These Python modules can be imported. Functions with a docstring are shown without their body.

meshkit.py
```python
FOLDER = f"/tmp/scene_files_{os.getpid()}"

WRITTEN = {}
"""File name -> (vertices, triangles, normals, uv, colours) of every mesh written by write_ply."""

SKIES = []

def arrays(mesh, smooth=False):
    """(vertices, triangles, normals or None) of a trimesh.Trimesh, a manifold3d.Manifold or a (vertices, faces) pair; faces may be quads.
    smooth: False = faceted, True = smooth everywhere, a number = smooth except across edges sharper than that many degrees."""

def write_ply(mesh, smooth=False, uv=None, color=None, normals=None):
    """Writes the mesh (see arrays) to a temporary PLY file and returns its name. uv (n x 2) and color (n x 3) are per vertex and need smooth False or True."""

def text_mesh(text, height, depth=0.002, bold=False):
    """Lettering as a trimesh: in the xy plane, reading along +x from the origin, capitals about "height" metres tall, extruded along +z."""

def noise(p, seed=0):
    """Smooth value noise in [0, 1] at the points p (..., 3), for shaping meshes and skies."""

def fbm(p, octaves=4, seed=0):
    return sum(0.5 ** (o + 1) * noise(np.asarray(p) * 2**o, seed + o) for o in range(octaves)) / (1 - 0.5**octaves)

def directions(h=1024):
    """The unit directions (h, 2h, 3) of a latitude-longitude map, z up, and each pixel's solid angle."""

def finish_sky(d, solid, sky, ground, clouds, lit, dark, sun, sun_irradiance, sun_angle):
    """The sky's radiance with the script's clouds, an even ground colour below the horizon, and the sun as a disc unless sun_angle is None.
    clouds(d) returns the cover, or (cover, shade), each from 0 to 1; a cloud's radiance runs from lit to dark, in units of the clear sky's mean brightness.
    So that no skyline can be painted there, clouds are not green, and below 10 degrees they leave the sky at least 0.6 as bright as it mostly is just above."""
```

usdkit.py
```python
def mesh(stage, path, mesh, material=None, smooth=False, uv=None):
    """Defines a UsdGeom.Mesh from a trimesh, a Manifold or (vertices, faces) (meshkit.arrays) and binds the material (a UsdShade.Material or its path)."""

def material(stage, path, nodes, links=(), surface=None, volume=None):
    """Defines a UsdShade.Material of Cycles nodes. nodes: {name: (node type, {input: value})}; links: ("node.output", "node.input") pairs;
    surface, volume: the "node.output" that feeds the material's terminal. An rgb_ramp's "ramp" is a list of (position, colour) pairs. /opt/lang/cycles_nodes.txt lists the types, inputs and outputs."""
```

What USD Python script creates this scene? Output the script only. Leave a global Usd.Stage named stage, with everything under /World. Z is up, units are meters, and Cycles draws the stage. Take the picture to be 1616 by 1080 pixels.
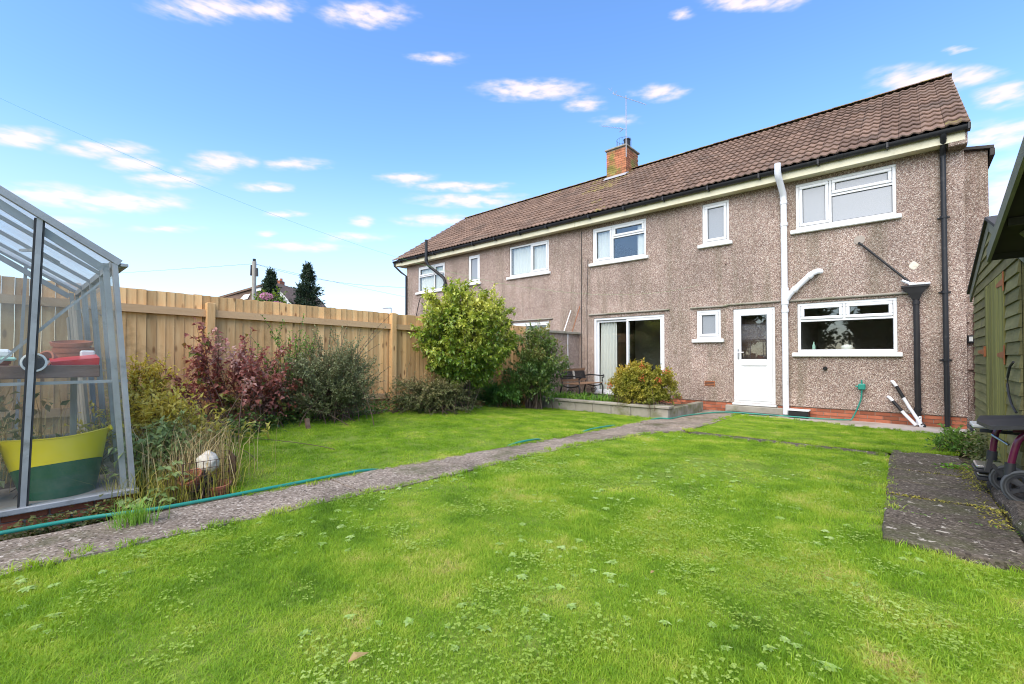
import math
import numpy as np, trimesh, usdkit, meshkit
from pxr import Usd, UsdGeom, UsdLux, UsdShade, Gf, Sdf, Vt
from shapely.geometry import Polygon, box as sbox, Point
from shapely import prepared

stage = Usd.Stage.CreateInMemory()
UsdGeom.SetStageUpAxis(stage, "Z"); UsdGeom.SetStageMetersPerUnit(stage, 1.0)
UsdGeom.Xform.Define(stage, "/World"); UsdGeom.Scope.Define(stage, "/World/Looks")
RNG = np.random.default_rng(7)

# ------------------------------------------------------------------ camera
FPX, WPX, PITCH, CAMZ = 710.0, 1616.0, math.radians(0.9), 1.23
YAW = math.atan2(808.0, FPX)                       # angle of the view axis from -X (the house runs along X)
F0 = np.array([-math.cos(YAW), math.sin(YAW), 0.0]); RT = np.array([math.sin(YAW), math.cos(YAW), 0.0]); UP0 = np.array([0, 0, 1.0])
FW = F0 * math.cos(PITCH) + UP0 * math.sin(PITCH); UPV = -F0 * math.sin(PITCH) + UP0 * math.cos(PITCH)
cam = UsdGeom.Camera.Define(stage, "/World/camera")
cam.AddTransformOp().Set(Gf.Matrix4d(*[*RT, 0.0], *[*UPV, 0.0], *[*(-FW), 0.0], 0.0, 0.0, CAMZ, 1.0))
cam.CreateHorizontalApertureAttr(36.0); cam.CreateVerticalApertureAttr(36.0 * 684 / 1024)
cam.CreateFocalLengthAttr(36.0 * FPX / WPX)
cam.CreateVerticalApertureOffsetAttr(36.0 * (22.0 - FPX * math.tan(PITCH)) / WPX)
cam.CreateClippingRangeAttr(Gf.Vec2f(0.05, 2000.0))
EXPOSURE = 2.0
cam.CreateExposureAttr(EXPOSURE)

# ------------------------------------------------------------------ sky and sun
SUN_AZ = np.array([0.14, -0.99]); SUN_EL = math.radians(47)
SUN = np.array([SUN_AZ[0] * math.cos(SUN_EL), SUN_AZ[1] * math.cos(SUN_EL), math.sin(SUN_EL)]); SUN /= np.linalg.norm(SUN)
SKY_STRENGTH, SUN_INT, SUN_ANGLE = 0.092, 0.40, 75.0
CLOUD_C = (3.2, 2.8, 3.05)
def sky_material():
    # clouds: (azimuth right of the view axis, elevation, half width, half height, tilt, all in degrees; opacity)
    cl = [(-34.3, 32.9, 4.67, 0.77, 17.2, 0.9),
          (-28.6, 34.5, 3.25, 0.69, 14.3, 0.85),
          (-18.0, 36.1, 4.93, 0.82, 8.8, 0.95),
          (-9.5, 33.4, 3.34, 0.45, 4.4, 0.55),
          (2.6, 30.8, 6.33, 0.79, -1.1, 0.98),
          (9.0, 29.2, 2.71, 0.56, -3.9, 0.7),
          (18.3, 29.3, 2.82, 0.59, -8.0, 0.85),
          (28.3, 35.0, 5.1, 0.54, -14.2, 0.95),
          (21.0, 35.6, 1.45, 0.36, -10.3, 0.45),
          (-47.8, 18.2, 2.24, 0.59, 18.2, 0.97),
          (-42.4, 18.8, 3.22, 0.54, 15.5, 0.9),
          (-40.2, 18.2, 2.25, 0.62, 14.0, 0.9),
          (-37.1, 17.4, 3.28, 0.59, 12.2, 0.92),
          (-37.1, 18.3, 0.95, 0.35, 12.7, 0.6),
          (-33.0, 20.0, 3.04, 0.73, 11.8, 0.92),
          (-25.9, 21.1, 3.19, 0.51, 9.3, 0.7),
          (-28.9, 18.3, 2.52, 0.39, 9.3, 0.9),
          (-45.9, 14.1, 3.44, 0.75, 13.6, 0.85),
          (-41.2, 14.5, 5.17, 0.8, 11.9, 0.8),
          (-26.9, 15.8, 2.15, 0.34, 7.6, 0.6),
          (-18.6, 15.9, 1.32, 0.5, 5.1, 0.7),
          (-13.0, 21.2, 3.32, 0.48, 4.4, 0.92),
          (-7.1, 20.6, 6.55, 0.43, 2.3, 0.75),
          (-5.1, 19.1, 6.84, 0.65, 1.6, 0.9),
          (-9.5, 16.6, 4.34, 0.59, 2.6, 0.92),
          (-24.9, 12.4, 4.42, 0.42, 5.6, 0.6),
          (-37.8, 12.6, 3.18, 0.31, 9.4, 0.4),
          (-28.8, 13.5, 1.13, 0.27, 7.1, 0.55),
          (42.4, 24.5, 3.53, 0.9, -19.0, 0.95),
          (45.8, 23.6, 2.2, 0.48, -20.6, 0.9),
          (47.8, 21.4, 1.65, 0.71, -20.5, 0.95),
          (47.6, 18.5, 2.41, 0.84, -18.2, 0.92),
          (48.6, 13.8, 2.57, 2.28, -14.7, 0.6),
          (45.0, 25.9, 0.96, 0.19, -21.4, 0.5),
          (13.3, 27.2, 3.09, 0.44, -5.5, 0.3),
          (-45.0, 11.9, 2.48, 0.44, 11.4, 0.45),
          (-19.3, 14.0, 4.34, 0.43, 4.7, 0.3)]
    r = np.random.default_rng(3)
    while len(cl) < 64:                                # the same kind of clouds all round, outside the view
        az = r.uniform(60, 300)
        el = r.choice([r.uniform(8, 20), r.uniform(20, 45)])
        cl.append(((az + 180) % 360 - 180, el, r.uniform(2, 5.5), r.uniform(.4, .9), r.uniform(-12, 12), r.uniform(.6, .95)))
    n = {"tc": ("texture_coordinate", {}),
         "sky": ("sky_texture", {"sky_type": "single_scattering", "sun_disc": False, "sun_elevation": SUN_EL, "sun_rotation": math.atan2(SUN[0], SUN[1]), "altitude": 100.0, "air_density": 1.0, "aerosol_density": 0.25, "ozone_density": 1.5}),
         "df": ("vector_math", {"math_type": "dot_product", "vector2": tuple(F0)}), "dr": ("vector_math", {"math_type": "dot_product", "vector2": tuple(RT)}),
         "xyz": ("separate_xyz", {}), "az": ("math", {"math_type": "arctan2"}), "el": ("math", {"math_type": "arcsine"}), "ae": ("combine_xyz", {}),
         "ns": ("mapping", {"scale": (9, 30, 1)}), "nz": ("noise_texture", {"scale": 1.6, "detail": 5.0, "roughness": .55}),
         "nb": ("noise_texture", {"scale": 3.0, "detail": 3.0, "roughness": .5}),
         "off": ("vector_math", {"math_type": "subtract", "vector2": (.5, .5, .5)}), "offs": ("vector_math", {"math_type": "multiply", "vector2": (.055, .013, 0)}), "aed": ("vector_math", {"math_type": "add"})}
    l = [("tc.generated", "df.vector1"), ("tc.generated", "dr.vector1"), ("tc.generated", "xyz.vector"), ("dr.value", "az.value1"), ("df.value", "az.value2"), ("xyz.z", "el.value1"),
         ("az.value", "ae.x"), ("el.value", "ae.y"), ("ae.vector", "ns.vector"), ("ns.vector", "nz.vector"), ("ns.vector", "nb.vector"), ("nz.color", "off.vector1"), ("off.vector", "offs.vector1"),
         ("ae.vector", "aed.vector1"), ("offs.vector", "aed.vector2")]
    prev = None
    for i, (a, e, w, h, tl, o) in enumerate(cl):
        a, e, w, h, tl = np.radians([a, e, w, h, tl])
        n[f"m{i}"] = ("mapping", {"mapping_type": "texture", "scale": (w * 1.22, h * 1.5, 1), "location": (a, e, 0), "rotation": (0, 0, tl)})
        n[f"l{i}"] = ("vector_math", {"math_type": "length"})
        n[f"r{i}"] = ("map_range", {"from_min": 1.35, "from_max": 0.0, "to_min": 0.0, "to_max": .55 + .45 * float(o), "clamp": True})
        l += [("aed.vector", f"m{i}.vector"), (f"m{i}.vector", f"l{i}.vector1"), (f"l{i}.value", f"r{i}.value")]
        if prev:
            n[f"x{i}"] = ("math", {"math_type": "maximum"}); l += [(prev, f"x{i}.value1"), (f"r{i}.result", f"x{i}.value2")]; prev = f"x{i}.value"
        else:
            prev = "r0.result"
    n["tex"] = ("map_range", {"from_min": .25, "from_max": .75, "to_min": .45, "to_max": 1.6, "clamp": True})
    n["sum"] = ("math", {"math_type": "multiply"})
    n["cov"] = ("map_range", {"range_type": "smoothstep", "from_min": .14, "from_max": 1.0, "to_min": 0.0, "to_max": .93, "clamp": True})
    n["cl2"] = ("mix", {"mix_type": "mix", "color2": CLOUD_C})
    n["hsv"] = ("hsv", {"saturation": 1.2, "value": 1.0, "fac": 1.0, "hue": .505})
    n["hz"] = ("map_range", {"range_type": "smoothstep", "from_min": 0.0, "from_max": .42, "to_min": .62, "to_max": 0.0, "clamp": True}); n["hm"] = ("mix", {"color2": (2.35, 2.5, 2.95)})
    n["bg"] = ("background_shader", {"strength": SKY_STRENGTH})
    l += [("nb.fac", "tex.value"), (prev, "sum.value1"), ("tex.result", "sum.value2"), ("sum.value", "cov.value"), ("sky.color", "hsv.color"), ("el.value", "hz.value"), ("hz.result", "hm.fac"), ("hsv.color", "hm.color1"), ("hm.color", "cl2.color1"), ("cov.result", "cl2.fac"), ("cl2.color", "bg.color")]
    return usdkit.material(stage, "/World/Looks/sky_look", n, l, surface="bg.background")
dome = UsdLux.DomeLight.Define(stage, "/World/sky")
UsdShade.MaterialBindingAPI.Apply(dome.GetPrim()).Bind(sky_material())
dome.GetPrim().SetCustomDataByKey("kind", "structure")
sun = UsdLux.DistantLight.Define(stage, "/World/sun")
sun.CreateIntensityAttr(SUN_INT); sun.CreateNormalizeAttr(True); sun.CreateAngleAttr(SUN_ANGLE); sun.CreateColorAttr(Gf.Vec3f(1.0, 0.895, 0.73))
_z = SUN; _x = np.cross([0, 0, 1.0], _z); _x /= np.linalg.norm(_x); _y = np.cross(_z, _x)
sun.AddTransformOp().Set(Gf.Matrix4d(*[*_x, 0.0], *[*_y, 0.0], *[*_z, 0.0], 0, 0, 0, 1))

# ------------------------------------------------------------------ helpers: things and parts
_names, _loc = {}, {}
def _num(parent, name):
    k = _names.get((parent, name), 0); _names[(parent, name)] = k + 1
    return f"{parent}/{name}" if k == 0 else f"{parent}/{name}_{k:03d}"
def thing(name, label, cat, loc=(0, 0, 0), group=None, kind=None):
    p = _num("/World", name); x = UsdGeom.Xform.Define(stage, p); x.AddTranslateOp().Set(Gf.Vec3d(*map(float, loc)))
    _loc[p] = np.asarray(loc, float); meta(x.GetPrim(), label, cat, group, kind)
    return p
def meta(prim, label=None, cat=None, group=None, kind=None):
    for k, v in (("label", label), ("category", cat), ("group", group), ("kind", kind)):
        if v: prim.SetCustomDataByKey(k, v)
def part(parent, name, mesh, mat, label=None, smooth=False, tint=None, kind=None):
    if isinstance(mesh, MB): mesh = mesh.arr()
    v, f, n = meshkit.arrays(mesh, smooth)
    p = _num(parent, name); off = _loc.get(parent, np.zeros(3)); _loc[p] = off
    m = UsdGeom.Mesh.Define(stage, p)
    m.CreatePointsAttr(Vt.Vec3fArray.FromNumpy((v - off).astype(np.float32)))
    m.CreateFaceVertexCountsAttr(Vt.IntArray.FromNumpy(np.full(len(f), 3, np.int32)))
    m.CreateFaceVertexIndicesAttr(Vt.IntArray.FromNumpy(f.astype(np.int32).ravel()))
    m.CreateSubdivisionSchemeAttr("none")
    if n is not None:
        m.CreateNormalsAttr(Vt.Vec3fArray.FromNumpy(n.astype(np.float32))); m.SetNormalsInterpolation("vertex")
    t = np.asarray(0.5 if tint is None else tint, np.float32)
    pv = UsdGeom.PrimvarsAPI(m)
    if t.ndim == 0: t = np.full(len(v), float(t), np.float32)
    pv.CreatePrimvar("tint", Sdf.ValueTypeNames.FloatArray, "vertex").Set(Vt.FloatArray.FromNumpy(t))
    UsdShade.MaterialBindingAPI.Apply(m.GetPrim()).Bind(mat)
    meta(m.GetPrim(), label, None, None, kind)
    return p
def struct(name, mesh, mat, label=None, smooth=False, tint=None, kind="structure", cat=None):
    p = part("/World", name, mesh, mat, label, smooth, tint, kind)
    if cat: stage.GetPrimAtPath(p).SetCustomDataByKey("category", cat)
    return p

class MB:
    def __init__(s): s.v, s.f, s.n = [], [], 0
    def add(s, v, f):
        v = np.asarray(v, float); f = np.asarray(f, int)
        if f.shape[1] == 4: f = np.vstack([f[:, [0, 1, 2]], f[:, [0, 2, 3]]])
        s.v.append(v); s.f.append(f + s.n); s.n += len(v); return s
    def tm(s, m): return s.add(m.vertices, m.faces)
    def box(s, x0, x1, y0, y1, z0, z1):
        v = np.array([[x, y, z] for x in (x0, x1) for y in (y0, y1) for z in (z0, z1)])
        return s.add(v, [[0, 1, 3, 2], [4, 6, 7, 5], [0, 4, 5, 1], [2, 3, 7, 6], [0, 2, 6, 4], [1, 5, 7, 3]])
    def bbox(s, x0, x1, y0, y1, z0, z1, b=.008):
        lo, hi = np.array([x0, y0, z0]), np.array([x1, y1, z1]); b = min(b, .45 * (hi - lo).min()); pts = []
        for i in range(3):
            for c in np.ndindex(2, 2, 2):
                q = np.where(np.array(c) == 0, lo + b, hi - b); q[i] = (lo if c[i] == 0 else hi)[i]; pts.append(q)
        return s.tm(trimesh.convex.convex_hull(np.array(pts)))
    def quad(s, a, b, c, d): return s.add([a, b, c, d], [[0, 1, 2, 3]])
    def beam(s, a, b, w, h, up=(0, 0, 1)):
        a, b = np.asarray(a, float), np.asarray(b, float); d = (b - a) / np.linalg.norm(b - a)
        x = np.cross(up, d); x /= np.linalg.norm(x); y = np.cross(d, x); v = []
        for q in (a, b):
            for sx, sy in ((-1, -1), (1, -1), (1, 1), (-1, 1)): v.append(q + x * w / 2 * sx + y * h / 2 * sy)
        return s.add(v, [[3, 2, 1, 0], [4, 5, 6, 7], [0, 1, 5, 4], [1, 2, 6, 5], [2, 3, 7, 6], [3, 0, 4, 7]])
    def tube(s, pts, r, sides=8, caps=True):
        v, f = tubes(np.asarray(pts, float)[None], r, None, sides); 
        if caps:
            k = len(v); m = len(pts); v = np.vstack([v, pts[0], pts[-1]])
            f = np.vstack([f, [[k, (j + 1) % sides, j] for j in range(sides)], [[k + 1, (m - 1) * sides + j, (m - 1) * sides + (j + 1) % sides] for j in range(sides)]])
        return s.add(v, f)
    def arr(s): return trimesh.Trimesh(np.vstack(s.v), np.vstack(s.f), process=False)

def tubes(P, r0, r1=None, sides=4):
    """P (n,k,3) polylines -> one mesh; radius from r0 to r1 (or r0 an array over k)."""
    P = np.asarray(P, float); n, k, _ = P.shape
    T = np.gradient(P, axis=1); T /= np.linalg.norm(T, axis=2, keepdims=True) + 1e-12
    ref = np.where(np.abs(T[:, :1, 2:]) < .9, [0, 0, 1.0], [1.0, 0, 0]); ref = np.broadcast_to(ref, T.shape)
    a = np.cross(T, ref); a /= np.linalg.norm(a, axis=2, keepdims=True) + 1e-12; b = np.cross(T, a)
    r = np.broadcast_to(np.asarray(r0, float), (k,)) if r1 is None else np.linspace(r0, r1, k)
    g = np.arange(sides) * 2 * np.pi / sides
    V = P[:, :, None] + r[None, :, None, None] * (np.cos(g)[None, None, :, None] * a[:, :, None] + np.sin(g)[None, None, :, None] * b[:, :, None])
    i, j = np.meshgrid(np.arange(k - 1), np.arange(sides), indexing="ij")
    q = np.stack([i * sides + j, i * sides + (j + 1) % sides, (i + 1) * sides + (j + 1) % sides, (i + 1) * sides + j], -1).reshape(-1, 4)
    f = np.vstack([q[:, [0, 1, 2]], q[:, [0, 2, 3]]])
    f = (f[None] + (np.arange(n) * k * sides)[:, None, None]).reshape(-1, 3)
    return V.reshape(-1, 3), f
def leaves(P, D, N, L, W, fold=.25, droop=.15):
    """Folded leaf blades, 4 triangles each: base, two sides, midrib, tip."""
    n = len(P); nz = lambda a: a / (np.linalg.norm(a, axis=1, keepdims=True) + 1e-12)
    D = nz(D); S = nz(np.cross(D, N)); N = np.cross(S, D); L = np.broadcast_to(L, n)[:, None]; W = np.broadcast_to(W, n)[:, None]
    V = np.stack([P, P + D * L * .42 + S * W / 2 + N * W * fold, P + D * L * .5 - N * L * .02, P + D * L * .42 - S * W / 2 + N * W * fold, P + D * L - N * L * droop], 1).reshape(-1, 3)
    f = np.array([[0, 2, 1], [0, 3, 2], [1, 2, 4], [2, 3, 4]])
    return V, (f[None] + (np.arange(n) * 5)[:, None, None]).reshape(-1, 3)
def rand_dirs(r, n):
    v = r.normal(size=(n, 3)); return v / np.linalg.norm(v, axis=1, keepdims=True)
def sheet(poly, zf, step=.35, lift=0.0):
    """A polygon laid on the terrain, cut into cells."""
    m = MB(); x0, y0, x1, y1 = poly.bounds; pp = prepared.prep(poly)
    for x in np.arange(math.floor(x0 / step) * step, x1, step):
        for y in np.arange(math.floor(y0 / step) * step, y1, step):
            c = sbox(x, y, x + step, y + step)
            if not pp.intersects(c): continue
            if pp.contains(c): pts = [np.array(c.exterior.coords)[:-1][::-1]]; 
            else:
                gm = c.intersection(poly); pts = []
                for q in getattr(gm, "geoms", [gm]):
                    if q.geom_type == "Polygon" and q.area > 1e-5:
                        v2, f2 = trimesh.creation.triangulate_polygon(q, engine="earcut")
                        m.add(np.c_[v2, [zf(*w) + lift for w in v2]], f2)
                continue
            for q in pts:
                q = q if Polygon(q).exterior.is_ccw else q[::-1]
                m.add(np.c_[q, [zf(*w) + lift for w in q]], [[0, 1, 2, 3]])
    t = m.arr(); nrm = np.cross(t.vertices[t.faces[:, 1]] - t.vertices[t.faces[:, 0]], t.vertices[t.faces[:, 2]] - t.vertices[t.faces[:, 0]])
    fl = nrm[:, 2] < 0; t.faces[fl] = t.faces[fl][:, ::-1]
    t.merge_vertices(); return t
def sstep(t): t = np.clip(t, 0, 1); return t * t * (3 - 2 * t)
def ground_z(x, y):
    """The garden rises gently towards the camera and to the left, towards the fence."""
    z = .022 * np.clip(8.6 - y, 0, 12) + .065 * np.clip(-3.95 - x, 0, 3.2) * sstep((8.6 - y) / 3)
    z = z - .10 * sstep((-3.9 - x) / .2) * sstep((x + 5.6) / 1.0) * sstep((.95 - y) / .35)
    return z

# ------------------------------------------------------------------ materials
def mat(name, n, l, surface): return usdkit.material(stage, "/World/Looks/" + name, n, l, surface=surface)
def surf(name, stops, scale=4.0, detail=5.0, rough=.6, bump=0.0, bscale=None, bdist=.01, stretch=(1, 1, 1), tint=0.0, spec=.4, metal=0.0, dirt=None, dscale=1.2, dlim=(.5, .75), coat=0.0, rvar=0.0, obj=False):
    """Noise-ramped colour with optional relief, per-piece tone (tint primvar) and patches of a second colour."""
    n = {"geo": ("texture_coordinate" if obj else "geometry", {}), "map": ("mapping", {"scale": tuple(stretch)}), "nz": ("noise_texture", {"scale": float(scale), "detail": float(detail), "roughness": .62}),
         "rp": ("rgb_ramp", {"ramp": stops}), "p": ("principled_bsdf", {"roughness": float(rough), "specular_ior_level": float(spec), "metallic": float(metal), "coat_weight": float(coat)})}
    l = [(("geo.object" if obj else "geo.position"), "map.vector"), ("map.vector", "nz.vector"), ("nz.fac", "rp.fac")]; c = "rp.color"
    if dirt is not None:
        n["dz"] = ("noise_texture", {"scale": float(dscale), "detail": 6.0, "roughness": .65}); n["dr"] = ("map_range", {"from_min": dlim[0], "from_max": dlim[1], "clamp": True}); n["dm"] = ("mix", {"color2": tuple(dirt)})
        l += [("geo.object" if obj else "geo.position", "dz.vector"), ("dz.fac", "dr.value"), ("dr.result", "dm.fac"), (c, "dm.color1")]; c = "dm.color"
    if tint:
        n["at"] = ("attribute", {"attribute": "tint"}); n["tm"] = ("map_range", {"from_min": 0.0, "from_max": 1.0, "to_min": 1 - tint, "to_max": 1 + tint}); n["hs"] = ("hsv", {"hue": .5, "saturation": 1.0, "fac": 1.0})
        l += [("at.fac", "tm.value"), ("tm.result", "hs.value"), (c, "hs.color")]; c = "hs.color"
    l.append((c, "p.base_color"))
    if rvar:
        n["rv"] = ("map_range", {"to_min": rough - rvar, "to_max": rough + rvar}); l += [("nz.fac", "rv.value"), ("rv.result", "p.roughness")]
    if bump:
        n["bz"] = ("noise_texture", {"scale": float(bscale or scale * 4), "detail": 4.0, "roughness": .6}); n["b"] = ("bump", {"strength": float(bump), "distance": float(bdist)})
        l += [("map.vector", "bz.vector"), ("bz.fac", "b.height"), ("b.normal", "p.normal")]
    return mat(name, n, l, "p.BSDF")
def add_knots(name):
    """Dark oval knots on a board material made by surf()."""
    base = "/World/Looks/" + name
    def sh(n, kind, **kw):
        q = UsdShade.Shader.Define(stage, f"{base}/{n}"); q.CreateIdAttr("cycles_" + kind)
        for k, v in kw.items():
            if isinstance(v, str): q.CreateInput(k, Sdf.ValueTypeNames.Token).Set(v)
            elif isinstance(v, bool): q.CreateInput(k, Sdf.ValueTypeNames.Bool).Set(v)
            elif np.ndim(v): q.CreateInput(k, Sdf.ValueTypeNames.Float3).Set(Gf.Vec3f(*v))
            else: q.CreateInput(k, Sdf.ValueTypeNames.Float).Set(float(v))
        return q
    def link(a, o, b, i): b.CreateInput(i, Sdf.ValueTypeNames.Token).ConnectToSource(a.CreateOutput(o, Sdf.ValueTypeNames.Token))
    geo = UsdShade.Shader.Get(stage, base + "/geo"); p = UsdShade.Shader.Get(stage, base + "/p"); src = p.GetInput("base_color").GetConnectedSources()[0][0]
    mp = sh("kmap", "mapping", scale=(1.0, 9.0, 3.2)); v = sh("kv", "voronoi_texture", scale=1.0, randomness=1.0); r = sh("kr", "map_range", from_min=.10, from_max=.20, to_min=.75, to_max=0.0, clamp=True); m = sh("km", "mix", color2=(.17, .075, .03))
    link(geo, "position", mp, "vector"); link(mp, "vector", v, "vector"); link(v, "distance", r, "value"); link(r, "result", m, "fac")
    m.CreateInput("color1", Sdf.ValueTypeNames.Token).ConnectToSource(UsdShade.Shader(src.source.GetPrim()).GetOutput(src.sourceName)); link(m, "color", p, "base_color")
def leafmat(name, stops, trans=.35, rough=.45, spec=.4, pos=None):
    """Leaf colour from the tint of each leaf (or, for instanced patches, from world-space noise)."""
    n = {"rp": ("rgb_ramp", {"ramp": stops}), "p": ("principled_bsdf", {"roughness": rough, "specular_ior_level": spec}), "t": ("translucent_bsdf", {}), "m": ("mix_closure", {"fac": trans}), "hs": ("hsv", {"hue": .485, "saturation": 1.1, "value": 1.3, "fac": 1.0})}
    if pos:
        n |= {"g": ("geometry", {}), "n1": ("noise_texture", {"scale": pos, "detail": 5.0, "roughness": .62}), "at": ("attribute", {"attribute": "tint"}), "mx": ("math", {"math_type": "multiply_add", "value2": .36}), "s": ("math", {"math_type": "multiply_add", "value2": 1.7, "value3": -.52})}
        l = [("g.position", "n1.vector"), ("n1.fac", "s.value1"), ("at.fac", "mx.value1"), ("s.value", "mx.value3"), ("mx.value", "rp.fac")]
    else:
        n["at"] = ("attribute", {"attribute": "tint"}); l = [("at.fac", "rp.fac")]
    l += [("rp.color", "p.base_color"), ("rp.color", "hs.color"), ("hs.color", "t.color"), ("p.BSDF", "m.closure1"), ("t.BSDF", "m.closure2")]
    return mat(name, n, l, "m.closure")
def pebble(name, dark=1.0):
    """Pebbledash: small stones of several colours bedded in grey-brown render, stained under ledges and in patches."""
    n = {"g": ("geometry", {}), "dn": ("noise_texture", {"scale": 30.0, "detail": 2.0}), "ds": ("vector_math", {"math_type": "scale", "scale": .012}), "da": ("vector_math", {"math_type": "add"}),
         "v": ("voronoi_texture", {"scale": 78.0, "randomness": 1.0}), "sx": ("separate_xyz", {}),
         "rp": ("rgb_ramp", {"ramp": [(0, (.17, .115, .09)), (.10, (.31, .205, .16)), (.30, (.47, .335, .265)), (.50, (.35, .235, .185)), (.62, (.60, .47, .38)), (.78, (.40, .29, .235)), (.86, (.74, .63, .53)), (1, (.50, .36, .285))], "interpolate": False}),
         "dr": ("map_range", {"from_min": .30, "from_max": .62, "to_min": 0.0, "to_max": .5, "clamp": True}), "gap": ("mix", {"color2": (.12, .085, .068)}),
         "n2": ("noise_texture", {"scale": .9, "detail": 6.0, "roughness": .62}), "m2": ("map_range", {"from_min": .25, "from_max": .75, "to_min": .72, "to_max": 1.22}), "hs": ("hsv", {"hue": .5, "saturation": .92, "fac": 1.0}),
         "st": ("mapping", {"scale": (2.4, 2.4, .22)}), "n3": ("noise_texture", {"scale": 1.3, "detail": 5.0, "roughness": .65}), "m3": ("map_range", {"from_min": .47, "from_max": .72, "to_min": 0.0, "to_max": .58, "clamp": True}), "gm": ("mix", {"color2": (.115, .105, .06)}),
         "b": ("bump", {"strength": .9, "distance": .012, "invert": True}), "p": ("principled_bsdf", {"roughness": .85, "specular_ior_level": .25})}
    l = [("g.position", "dn.vector"), ("dn.color", "ds.vector1"), ("g.position", "da.vector1"), ("ds.vector", "da.vector2"), ("da.vector", "v.vector"), ("v.color", "sx.vector"), ("sx.x", "rp.fac"), ("v.distance", "dr.value"), ("dr.result", "gap.fac"), ("rp.color", "gap.color1"),
         ("g.position", "n2.vector"), ("n2.fac", "m2.value"), ("m2.result", "hs.value"), ("gap.color", "hs.color"), ("g.position", "st.vector"), ("st.vector", "n3.vector"), ("n3.fac", "m3.value"), ("m3.result", "gm.fac"), ("hs.color", "gm.color1"),
         ("gm.color", "p.base_color"), ("v.distance", "b.height"), ("b.normal", "p.normal")]
    return mat(name, n, l, "p.BSDF")
def glass(name, dirt=.0, dirtc=(.6, .62, .6), scale=3.0, base=.05, gloss=(1, 1, 1)):
    n = {"t": ("transparent_bsdf", {"color": (.93, .95, .94)}), "g": ("glossy_bsdf", {"roughness": .015, "color": gloss}), "lw": ("layer_weight", {"blend": .5}), "fr": ("math", {"math_type": "power", "value2": 5.0}), "fa": ("math", {"math_type": "multiply_add", "value2": .85, "value3": base, "use_clamp": True}), "m": ("mix_closure", {})}
    l = [("lw.facing", "fr.value1"), ("fr.value", "fa.value1"), ("fa.value", "m.fac"), ("t.BSDF", "m.closure1"), ("g.BSDF", "m.closure2")]; out = "m.closure"
    if dirt:
        n |= {"geo": ("geometry", {}), "nz": ("noise_texture", {"scale": scale, "detail": 7.0, "roughness": .68}), "r": ("map_range", {"from_min": .32, "from_max": .78, "to_min": dirt * .35, "to_max": min(1.0, dirt * 1.9), "clamp": True}),
              "d": ("diffuse_bsdf", {"color": dirtc}), "tl": ("translucent_bsdf", {"color": dirtc}), "dm": ("mix_closure", {"fac": .5}), "m2": ("mix_closure", {})}
        l += [("geo.position", "nz.vector"), ("nz.fac", "r.value"), ("r.result", "m2.fac"), ("m.closure", "m2.closure1"), ("d.BSDF", "dm.closure1"), ("tl.BSDF", "dm.closure2"), ("dm.closure", "m2.closure2")]; out = "m2.closure"
    return mat(name, n, l, out)

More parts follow.
